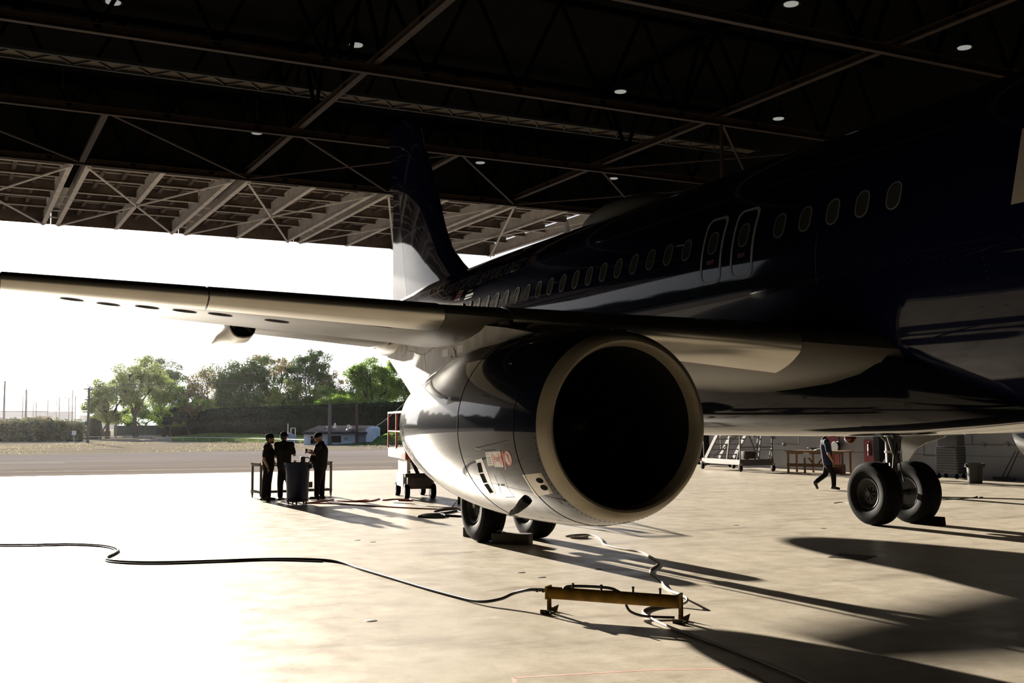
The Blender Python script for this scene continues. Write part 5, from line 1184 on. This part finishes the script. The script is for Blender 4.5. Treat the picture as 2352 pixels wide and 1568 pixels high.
def tree(lab, pxb, dist, m, seed, dens=1.0, size=.27, base_v=None, group='trees beyond the field'):
    """pxb: list of (u, v, ru, rv) crown blobs as seen; dist: metres along the view"""
    rng = np.random.default_rng(seed); k = dist/FPX
    u0 = sum(b[0]*b[2] for b in pxb)/sum(b[2] for b in pxb)
    base = CAM+ray(u0, 784)*dist; base.z = 0
    t = thing('tree', lab, 'tree', base, 0, group); pts = []; trunk = MB()
    cen = []
    for u, v, ru, rv in pxb:
        c = CAM+ray(u, v)*dist+DH*rng.uniform(-1, 1)*ru*k*.5-base; R_ = (ru*k*1.15, ru*k*1.15, rv*k*1.12)
        cen.append((c, R_)); n = int(dens*430*(ru*k)*(rv*k)*1.6)
        # several sub-clumps so that sky shows between them
        m_ = max(9, int(n/170))
        sub_ = blobpts(rng, tuple(c), R_, m_, .15)
        for q in sub_: pts.append(blobpts(rng, q, tuple(np.array(R_)*rng.uniform(.26, .46)), int(n/m_)+4, .2))
    V, Fc = cards(rng, np.concatenate(pts), size); obj('foliage', npmesh('foliage', V, Fc), m, t)
    hh = max(c.z for c, _ in cen); lean = Vector((0, rng.uniform(-.3, .3), 0)); fork = Vector((0, 0, hh*.28))+lean
    trunk.tube([(0, 0, -.2), fork*.5, fork], [.30+hh*.012, .24+hh*.01, .2+hh*.008], 9)
    for c, R_ in cen:
        mid = fork.lerp(c, .5)+Vector((rng.uniform(-.5, .5), rng.uniform(-.5, .5), .3)); trunk.tube([fork, mid, c], [.17, .12, .05], 6, False)
        for j in range(5):
            e_ = c+Vector((rng.uniform(-1, 1)*R_[0], rng.uniform(-1, 1)*R_[1], rng.uniform(-.3, .95)*R_[2]))*.85; s_ = mid.lerp(c, rng.uniform(.2, 1)); trunk.tube([s_, s_.lerp(e_, .5)+Vector((0, 0, .3)), e_], [.07, .05, .02], 5, False)
    obj('trunk', trunk, BARK, t); return t
D1, D2, D3 = 172, 190, 205
tree('loose pale green tree at the open end of the wood, beside the utility pole', [(225, 905, 34, 32), (250, 930, 40, 36), (285, 900, 34, 30), (262, 955, 40, 18), (222, 935, 22, 24)], D1-6, LPALE, 1, .85)
tree('tall pale spreading tree with visible limbs behind the dark fence', [(300, 860, 34, 30), (330, 845, 36, 26), (310, 905, 44, 36), (350, 885, 34, 34), (280, 880, 22, 24)], D1, LPALE, 2, .8)
tree('dark rounded tree topping the pale ones behind the fence', [(370, 850, 34, 24), (395, 868, 30, 22), (350, 838, 22, 16)], D3, LDARK, 3)
tree('bright green tree above the fence and barriers', [(365, 905, 34, 26), (400, 915, 36, 28), (345, 945, 40, 26), (385, 955, 34, 22), (425, 930, 22, 26)], D1+4, LGREEN, 4)
tree('dark bush-like tree at the end of the clipped hedge', [(405, 955, 26, 18), (385, 965, 18, 12)], D1-2, LHEDGE, 5, 1.2)
tree('brownish thin-leaved tree behind the long hedge', [(450, 905, 34, 30), (478, 885, 34, 34), (462, 940, 36, 24), (500, 925, 26, 30)], D2, LBROWN, 6, .75)
tree('dense dark green tree in the middle of the wood', [(530, 862, 40, 32), (580, 858, 42, 30), (560, 900, 50, 34), (612, 880, 26, 32), (515, 905, 26, 36), (596, 925, 34, 24)], D2-4, LDARK, 7, 1.15)
tree('thin brownish tree rising behind the dense dark tree', [(602, 830, 28, 18), (630, 845, 26, 20), (655, 835, 22, 20)], D3, LBROWN, 8, .6)
tree('tallest green tree of the wood, with open crown', [(700, 828, 30, 24), (735, 832, 26, 28), (710, 865, 46, 30), (672, 868, 28, 26), (745, 875, 24, 26)], D2+4, LDARK, 9, .8)
tree('yellow-green tree below the tallest crown', [(660, 905, 34, 32), (635, 925, 28, 26), (690, 915, 30, 28), (725, 915, 26, 30)], D2-8, LPALE, 10, .8)
tree('yellow-green leafy tree beside the engine pylon', [(815, 855, 30, 22), (850, 850, 34, 24), (885, 848, 34, 26), (830, 890, 44, 30), (890, 890, 44, 32), (925, 870, 30, 26)], D1, LGREEN, 11, 1.0)
tree('bare thin tree between the tall crown and the bright one', [(760, 890, 22, 30), (785, 895, 18, 22)], D2, LBROWN, 12, .35)
tree('bright low tree behind the white building', [(775, 925, 34, 20), (820, 930, 40, 20), (870, 930, 36, 20), (735, 940, 26, 14)], D1-6, LGREEN, 13, .9)
tree('dark bushy tree low in front of the middle wood', [(560, 945, 34, 14), (610, 945, 34, 14), (520, 950, 26, 12)], D2-14, LDARK, 14, 1.2)
tree('dark bushy tree low behind the white building', [(670, 948, 30, 14), (720, 952, 34, 14), (770, 955, 30, 12)], D1-8, LDARK, 15, 1.2)
tree('dark bushy tree low behind the red lift', [(840, 955, 34, 14), (895, 950, 40, 16), (945, 945, 30, 18)], D1-8, LDARK, 16, 1.2)
def hedge(lab, a, b, h, dep, m, seed, n, size, rough=.35, core=None, top=None, name='hedge'):
    rng = np.random.default_rng(seed); a = Vector(a); b = Vector(b); c = (a+b)/2; t = thing(name, lab, name, (c.x, c.y, c.z)); d = b-a; L_ = d.length; tt = d.normalized(); nn = Vector((-tt.y, tt.x, 0)); nn = nn if nn.dot(c-CAM) > 0 else -nn
    K = max(4, int(L_/2.5)); secs = []
    for k in range(K+1):
        p = a+d*k/K-c; hh = h*(1+.10*math.sin(k*1.7+seed)+.05*math.sin(k*.6)); hh = hh if top is None else top(k/K)
        secs.append([p+nn*0, p-nn*.25+ZV*hh*.5, p+nn*.1+ZV*hh*.9, p+nn*dep*.4+ZV*hh, p+nn*dep*.8+ZV*hh*.95, p+nn*dep])
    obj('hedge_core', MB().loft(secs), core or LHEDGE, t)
    s = rng.uniform(0, 1, n); f = rng.uniform(0, 1.45, n); P = []
    for si, fi in zip(s, f):
        hh = (top(si) if top else h*(1+.10*math.sin(si*K*1.7+seed)+.05*math.sin(si*K*.6)))
        p = a+d*si-c; q = p+(ZV*hh*fi if fi < 1 else ZV*hh+nn*dep*(fi-1)*1.8); P.append(q+Vector(rng.normal(size=3)*rough*.5)-nn*.15)
    V, Fc = cards(rng, np.array([tuple(x) for x in P]), size); obj('leaves', npmesh('leaves', V, Fc), m, t); return t
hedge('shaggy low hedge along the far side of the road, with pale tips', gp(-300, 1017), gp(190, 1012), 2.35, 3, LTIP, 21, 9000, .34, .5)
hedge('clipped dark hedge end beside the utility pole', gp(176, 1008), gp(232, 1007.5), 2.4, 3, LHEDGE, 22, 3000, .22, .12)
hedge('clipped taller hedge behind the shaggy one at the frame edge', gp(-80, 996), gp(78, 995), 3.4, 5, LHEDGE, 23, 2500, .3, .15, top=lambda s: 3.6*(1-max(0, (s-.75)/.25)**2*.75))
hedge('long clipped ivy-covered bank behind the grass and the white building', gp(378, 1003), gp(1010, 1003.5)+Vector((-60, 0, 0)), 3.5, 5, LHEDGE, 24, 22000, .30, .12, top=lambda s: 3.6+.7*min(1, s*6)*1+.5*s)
hedge('dark tree belt far along the field beyond the frame', (185, 22, -.1), (120, 230, -.1), 17.0, 8, LDARK, 25, 9000, 1.3, 1.5, name='tree_belt')
# grass bank and mound
GRS = mat('meadow_grass', (.045, .075, .02), rough=1., spec=.0, col2=(.14, .18, .06), scale=.6, bump=.6, bscale=3)
def terrain(name, pts, m, lab=None, sub=12, fn=None, grass=0):
    pass
a, b = gp(395, 1012), gp(905, 1024)
mb = MB(); secs = []
for k in range(15):
    s = k/14; p = gp(395+(720-395)*s, 1013+4*s); q = gp(395+(720-395)*s, 1003.2); secs.append([Vector((p.x, p.y, 0)), Vector((p.x*.6+q.x*.4, p.y*.6+q.y*.4, .25)), Vector((q.x, q.y, .9*min(1, s*3+.1)))])
mb.loft(secs, cap=False, closed=False); x = struct('hill_grass_bank', mb, GRS)
mb = MB(); secs = []          # mound in front of the building's lower end
tops = [(752, 1020.5, 0), (775, 1017, 0), (800, 1014, .25), (840, 1008, .75), (870, 1003, 1.15), (900, 992, 1.9), (950, 985, 2.5), (1010, 982, 2.8)]
for u, v, _ in tops:
    d_ = 98.; pn = gp(u, 1021.5 if u < 900 else 1020); dirv = (pn-CAM); dirv.z = 0; dirv.normalize()
    pt = Vector((pn.x, pn.y, 0))+dirv*7; kk = (pt-CAM).dot(_F)/FPX; zt_ = max(.0, CAM.z+(979.5-v)*kk*1.0-.9)
    zt_ = max(0.02, CAM.z-(v-974)*kk)
    secs.append([Vector((pn.x, pn.y, -.05)), Vector((pn.x, pn.y, 0))+dirv*2.5+ZV*zt_*.42, Vector((pn.x, pn.y, 0))+dirv*5+ZV*zt_*.82, pt+ZV*zt_, pt+dirv*4+ZV*zt_*.9, pt+dirv*9])
mb.loft(secs, cap=False, closed=False); struct('hill_mound', mb, GRS)
rng = np.random.default_rng(5); P = []
MBv = BVHTree.FromPolygons([Vector(v) for v in mb.v], mb.f)
for k in range(9000):
    x = rng.uniform(88, 120); y = rng.uniform(-36, -8); h_ = MBv.ray_cast(Vector((x, y, 20)), Vector((0, 0, -1)))
    if h_[0] is not None: P.append((x, y, h_[0].z+.03))
if P:
    V, Fc = cards(rng, np.array(P), .17); gm_ = obj('grass', npmesh('grass', V, Fc), leafmat('mound_grass_blades', (.06, .10, .025), (.20, .26, .08))); tag(gm_, 'rough bright grass growing on the mound below the white building', 'grass', kind='stuff')
P = []
for k in range(16000):
    x = rng.uniform(84, 135); y = rng.uniform(-38, 22); s_ = math.sin(y*.35+x*.1)+math.sin(x*.6)
    if s_ > .2: P.append((x, y, .03))
V, Fc = cards(rng, np.array(P), .11); gm_ = obj('grass', npmesh('grass', V, Fc), leafmat('dry_verge_blades', (.15, .135, .09), (.24, .22, .15))); tag(gm_, 'thin dry yellowish grass scattered over the verge beyond the road', 'grass', kind='stuff')
# poles, lights, wires
POLE = mat('weathered_pole', (.13, .12, .12), rough=.8); WIRE = mat('wire_dark', (.05, .05, .05), rough=.7)
def pole(u, vb, vt, r, lab, arms=(), dist=None, lampdir=0, m=None, cat='pole', group=None, grown=None):
    b = gp(u, vb) if dist is None else CAM+ray(u, 784)*dist; b.z = 0
    kk = (b-CAM).dot(_F)/FPX; H = CAM.z+(976-vt)*kk
    t = thing('utility_pole' if cat == 'pole' else 'street_lamp', lab, cat, b, 0, group); obj('pole_shaft', MB().tube([(0, 0, -.1), (0, 0, H)], [r, r*.7], 10), m or POLE, t)
    for v_, wd in arms: z = CAM.z+(976-v_)*kk; obj('crossarm', MB().bar(RH*-wd/2+ZV*z, RH*wd/2+ZV*z, .12, .12), POLE, t)
    if lampdir: obj('lamp_head', MB().tube([ZV*H, ZV*(H+.1)+RH*lampdir*1.0, ZV*H+RH*lampdir*1.6], [.06, .05, .05], 6).box(ZV*H+RH*lampdir*2.0, (.9, .9, .18)), POLE, t)
    return H
pole(201.5, 1017.5, 889, .16, 'weathered utility pole with two crossarms at the hedge end', ((892, 1.1), (916, .9)))
pole(266, 1006, 882, .14, 'utility pole standing in front of the pale trees', ((893, 1.6),))
pole(757, 1021, 928, .20, 'bare utility pole in front of the white building', ((986, 1.1),))
pole(819.5, 1020.5, 925, .16, 'brownish utility pole at the lower end of the white building', ((987, 1.6),), m=mat('brown_pole', (.09, .05, .04), rough=.8))
pole(928, 1003, 868, .16, 'distant pole between the trees and the pylon', ((871, 2.2),), m=POLE)
pole(661, 1014, 973, .07, 'thin white post next to the small dome', m=WHITEP)
for u, vt, dist, r, ld, lb in ((14, 872, 210, .22, 0, 'thick pole nearest the frame edge, in front of the clipped hedge'), (64, 892, 240, .25, 0, 'second thick pole before the clipped hedge'), (56.5, 905, 330, .16, 0, 'thin faint pole beside the second thick pole')):
    pole(u, 0, vt, r, lb, dist=dist, lampdir=ld)
for i, (u, vt, dist, ld) in enumerate(((81, 923, 420, -1), (87.5, 922, 420, -1), (114, 917, 400, 1), (140, 911, 380, 1), (134, 919, 520, 1), (162, 911, 380, 0), (170, 893, 360, 0), (177, 908, 370, 0))):
    pole(u, 0, vt, .2, ['slim lamp post, first of the close pair by the red container', 'slim lamp post, second of the close pair by the red container', 'lamp post with an arm over the blue kiosk', 'lamp post with an arm past the blue kiosk', 'faint hazy lamp post far off between two nearer ones', 'slim post before the group of three in the glare', 'tall slightly leaning post in the glare', 'slim post closest to the pale trees in the glare'][i], dist=dist, lampdir=ld, cat='lamp post', m=mat('post_brown', (.10, .07, .065), rough=.8) if i == 0 else bpy.data.materials['post_brown'])
def wire(pts, dist, lab, r=.03):
    P = [CAM+ray(u, v)*d for (u, v), d in zip(pts, dist)]; o = P[0].copy(); x = obj('overhead_wire', MB().tube([p-o for p in smooth(P)], r, 5), WIRE, loc=o); tag(x, lab, 'wire', 'overhead wires')
wire([(-40, 943), (60, 945), (120, 945), (201, 943)], (200, 200, 190, 130), 'overhead wire running to the pole at the hedge end')
wire([(201, 891), (235, 888), (266, 893)], (129, 140, 155), 'overhead wire between the two nearer utility poles')
wire([(820, 987), (870, 975), (930, 925), (960, 900)], (110, 118, 125, 128), 'overhead wire rising from the brown pole'); wire([(266, 884), (500, 880), (640, 884)], (155, 165, 170), 'overhead wire strung before the wood')
# guard rail
mb = MB(); pr_ = [gp(172, 1010), gp(300, 1011), gp(420, 1012.5), gp(540, 1014.5), gp(640, 1018), gp(700, 1020.5)]; o = pr_[0].copy()
gr = thing('guard_rail', 'thin pale guard rail along the verge', 'guard rail', o); obj('rail', MB().tube([p-o+ZV*.45 for p in smooth(pr_)], .028, 6), WHITEP, gr)
for k, p in enumerate(smooth(pr_, 4)): obj('post', MB().bar(p-o, p-o+ZV*.46, .03), WHITEP, gr)
# screened fence, signs, barriers, dumpster
FEN = mat('screen_fence', (.035, .042, .055), rough=.8); CONC = mat('barrier_concrete', (.22, .21, .21), rough=.9)
A = gp(262, 1003.5); B = gp(382, 1003.5); fe = thing('screened_fence', 'dark screened fence below the pale trees', 'fence', (A+B)/2); o = fe.location; kk = 176/FPX
obj('screen', MB().bar(A-o+ZV*1.05, B-o+ZV*1.05, .06, 1.7), FEN, fe)
for k in range(6): p = A.lerp(B, k/5); obj('post', MB().bar(p-o, p-o+ZV*2.1, .09), POLE, fe)
for i, (u, v, w_, h_, lb) in enumerate(((317, 990, .75, .55, 'larger white notice on the screened fence'), (350, 986, .45, .3, 'small white notice on the fence, first of the close pair'), (357, 986, .42, .3, 'small white notice on the fence, second of the close pair'), (363, 980, .22, .3, 'tiny white plate above the fence'), (170, 994, .5, .5, 'small pale plate set in the shaggy hedge'))):
    p = CAM+ray(u, v)*((A-CAM).dot(_F)-.6 if i < 4 else 130); x = obj('notice_board', MB().box((0, 0, 0), (.03, w_, h_), Matrix.Rotation(YAW, 3, 'Z')).bar((.03, 0, -p.z if i > 2 else -.1), (.03, 0, 0), .05), mat('notice_white', (.6, .63, .68), rough=.6) if i == 0 else bpy.data.materials['notice_white'], loc=p); tag(x, lb, 'sign')
for i, (u0, u1, vb, vt) in enumerate(((281, 311, 1004, 999), (318, 351, 1005.5, 998.5), (354, 389, 1004, 998.5))):
    a, b = gp(u0, vb), gp(u1, vb); c = (a+b)/2; hh = (vb-vt)*(c-CAM).dot(_F)/FPX; n = Vector((1, 0, 0))
    x = obj('concrete_barrier', MB().prism([a-c-n*.3, a-c-n*.12+ZV*hh*.4, a-c-n*.08+ZV*hh, a-c+n*.08+ZV*hh, a-c+n*.12+ZV*hh*.4, a-c+n*.3], (0, 0, 0), b-a), CONC, loc=c); tag(x, ['grey concrete barrier at the pole end of the fence', 'paler concrete barrier standing a little forward in the middle', 'grey concrete barrier by the hedge corner'][i], 'barrier', 'concrete barriers')
a = gp(243, 1003); x = obj('dumpster', MB().bbox((0, 0, .5), (1.4, 1.4, 1.0), .05), BLACK, loc=a); tag(x, 'dark low dumpster between hedge end and fence', 'dumpster')
# white building with dark roof
dB = 106.0
def bp(u, v, dd=0.): return CAM+ray(u, v)*(dB+dd)
bc = CAM+ray(780, 784)*dB; bc.z = 0; bd_ = thing('white_building', 'low white building with a dark roof, garage openings and roof vents', 'building', bc); o = bd_.location
kk = dB/FPX; g0 = CAM.z-(1019-974)*kk
BW = mat('white_siding', (.56, .63, .76), rough=1., spec=0., var=.1, scale=1); BR = mat('dark_shingle_roof', (.055, .05, .055), rough=1., spec=0., var=.3, scale=2)
def zat(v): return CAM.z-(v-975.3)*kk
def X_(u): return RH*((u-780)*kk)
zE, zR = zat(996), zat(977.5)
bx0, bx1 = 700, 825
w_ = MB(); w_.prism([X_(bx0)+ZV*-.2, X_(bx1)+ZV*-.2, X_(bx1)+ZV*zE, X_(bx0)+ZV*zE], (0, 0, 0), DH*7); obj('wall_front', w_, BW, bd_)
r_ = MB(); r_.loft([[X_(697)-DH*.6+ZV*(zE-.05), X_(697)-DH*.6+ZV*(zE+.15), X_(718)+DH*3.8+ZV*zR, X_(697)+DH*8+ZV*(zE+.1)], [X_(845)-DH*.6+ZV*(zE-.05), X_(845)-DH*.6+ZV*(zE+.15), X_(852)+DH*3.8+ZV*zR, X_(845)+DH*8+ZV*(zE+.1)]], smooth=False); obj('roof', r_, BR, bd_)
w_ = MB(); w_.prism([X_(843)+ZV*-.2, X_(857)+ZV*-.2, X_(857)+ZV*zat(984), X_(850)+ZV*zat(980), X_(843)+ZV*zat(987)], -DH*.4, DH*6); obj('gable_end', w_, BW, bd_)
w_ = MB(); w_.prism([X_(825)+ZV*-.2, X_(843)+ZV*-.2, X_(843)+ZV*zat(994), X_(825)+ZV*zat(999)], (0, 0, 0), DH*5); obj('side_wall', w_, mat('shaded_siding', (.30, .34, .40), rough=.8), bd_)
for u0, u1, v0, v1, m_ in ((714, 735, 1000, 1019, HOLE), (758, 787, 999, 1016, mat('garage_interior', (.05, .035, .035), rough=.9)), (790, 804, 1002, 1011, mat('roller_shutter', (.30, .33, .38), rough=.6))):
    q = MB(); q.box((X_(u0)+X_(u1))/2-DH*.03+ZV*(zat(v0)+zat(v1))/2, (.06, (u1-u0)*kk, zat(v0)-zat(v1)), Matrix.Rotation(math.atan2(DH.y, DH.x), 3, 'Z')); f_ = obj('garage_door', q, m_, bd_)
    fr_ = MB(); 
    for uu in (u0, u1): fr_.bar(X_(uu)-DH*.08+ZV*zat(v1), X_(uu)-DH*.08+ZV*zat(v0), .12)
    fr_.bar(X_(u0)-DH*.08+ZV*zat(v0), X_(u1)-DH*.08+ZV*zat(v0), .14); obj('door_frame', fr_, BW, f_)
for u, v0, v1, r in ((749.5, 994, 979, .075), (798.5, 994, 975.5, .13), (804.5, 991, 978, .075), (768, 981, 971, .05)):
    z0, z1 = zat(v0), zat(v1); obj('roof_vent', MB().lathe([(0, z0-.2), (r*3.0, z0-.1), (r*1.2, z0+.35), (r*.9, z1-.4), (r*.9, z1-.1), (r*1.2, z1-.05), (0, z1)], X_(u)+DH*.8, 'Z', 14), WHITEP, bd_)
a = gp(665, 1016); q = thing('small_dome', 'small pale dome beside the thin white post', 'tank', a); obj('dome_shell', MB().lathe([(.8, 0), (.8, .3), (.62, .75), (.3, .98), (0, 1.05)], n=24), mat('dome_grey', (.22, .24, .28), rough=.6), q)
fq = MB(); u_ = (a-CAM).dot(_F)/FPX
for pu in (668, 678): fq.bar(RH*((pu-665)*u_), RH*((pu-665)*u_)+ZV*1.55, .06)
fq.bar(RH*((668-665)*u_)+ZV*1.55, RH*((678-665)*u_)+ZV*1.55, .06); obj('pipe_frame', fq, WHITEP, q)
# far buildings in the glare
def far(name, lab, cat, u0, u1, v0, v1, dist, col, depth=12, parts=None):
    k = dist/FPX; c = CAM+ray((u0+u1)/2, 784)*dist; c.z = 0; z0 = max(0, CAM.z-(v1-977)*k); z1 = CAM.z-(v0-977)*k; t = thing(name, lab, cat, c); wv = (u1-u0)*k
    Rz = Matrix.Rotation(math.atan2(DH.y, DH.x), 3, 'Z'); obj('wall', MB().box(DH*depth/2+ZV*(z1/2), (depth, wv, z1), Rz), mat(name+'_wall', col, rough=1., spec=0.), t)
    obj('roof', MB().box(DH*depth/2+ZV*(z1+.15), (depth+.6, wv+.6, .3), Rz), mat(name+'_roof', tuple(c_*.6 for c_ in col), rough=1., spec=0.), t)
    for j in range(parts or 0): obj('window', MB().box(X0_(j, parts, wv)+ZV*z1*.55-DH*.05, (.1, wv/(parts*2), z1*.25), Rz), mat('far_glass', (.05, .06, .08), rough=.3) if 'far_glass' not in bpy.data.materials else bpy.data.materials['far_glass'], t)
    return t
def X0_(j, n, wv): return RH*(wv*((j+.5)/n-.5))
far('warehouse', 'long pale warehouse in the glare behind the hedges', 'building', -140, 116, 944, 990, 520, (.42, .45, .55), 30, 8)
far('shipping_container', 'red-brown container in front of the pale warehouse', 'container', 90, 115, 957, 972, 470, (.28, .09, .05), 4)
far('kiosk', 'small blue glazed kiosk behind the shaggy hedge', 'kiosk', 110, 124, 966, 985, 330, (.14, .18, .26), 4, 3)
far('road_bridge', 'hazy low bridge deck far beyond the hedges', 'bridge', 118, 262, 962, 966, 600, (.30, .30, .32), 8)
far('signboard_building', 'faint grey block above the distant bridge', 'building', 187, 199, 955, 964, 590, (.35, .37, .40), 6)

# low filler bushes under the wood so that no sky shows through
for i, (u, v, ru, rv, mm, lb) in enumerate(((440, 945, 30, 18, LBROWN, 'brownish undergrowth behind the start of the long hedge'), (490, 940, 36, 20, LGREEN, 'green undergrowth below the brownish tree'), (545, 925, 40, 26, LDARK, 'dark undergrowth below the dense dark tree'), (640, 935, 40, 22, LGREEN, 'green undergrowth between the dark and yellow-green trees'),
    (700, 930, 40, 24, LDARK, 'dark undergrowth below the tallest tree'), (770, 915, 40, 28, LGREEN, 'loose green undergrowth behind the bare thin tree'), (860, 905, 46, 34, LGREEN, 'bright undergrowth beneath the tree by the pylon'), (940, 900, 34, 34, LGREEN, 'bright undergrowth closest to the engine pylon'), (235, 965, 30, 10, LPALE, 'low pale growth at the foot of the loose tree'), (330, 955, 50, 20, LDARK, 'dark undergrowth above the screened fence'))):
    q = tree(lb, [(u-ru*.5, v, ru*.8, rv), (u+ru*.5, v+3, ru*.8, rv)], D2-16+i, mm, 40+i, .9); q['category'] = 'bush'; q.name = 'bush'; q['group'] = 'undergrowth beyond the hedge'
# thin scattering volume over the field, added to imitate veiling glare
hz = bpy.data.materials.new('glare_haze'); hz.use_nodes = True; t = hz.node_tree; t.nodes.clear()
vs_ = t.nodes.new('ShaderNodeVolumeScatter'); vs_.inputs['Density'].default_value = 4.4e-5; vs_.inputs['Anisotropy'].default_value = .92; vs_.inputs['Color'].default_value = (1, .99, .98, 1)
ou = t.nodes.new('ShaderNodeOutputMaterial'); t.links.new(vs_.outputs[0], ou.inputs['Volume'])
x = obj('haze', MB().box((0, 0, 34), (640, 700, 70)), hz, loc=(385, -40, 0)); tag(x, 'thin scattering volume over the field and road outside, added for the veiling glare', 'haze', kind='stuff')
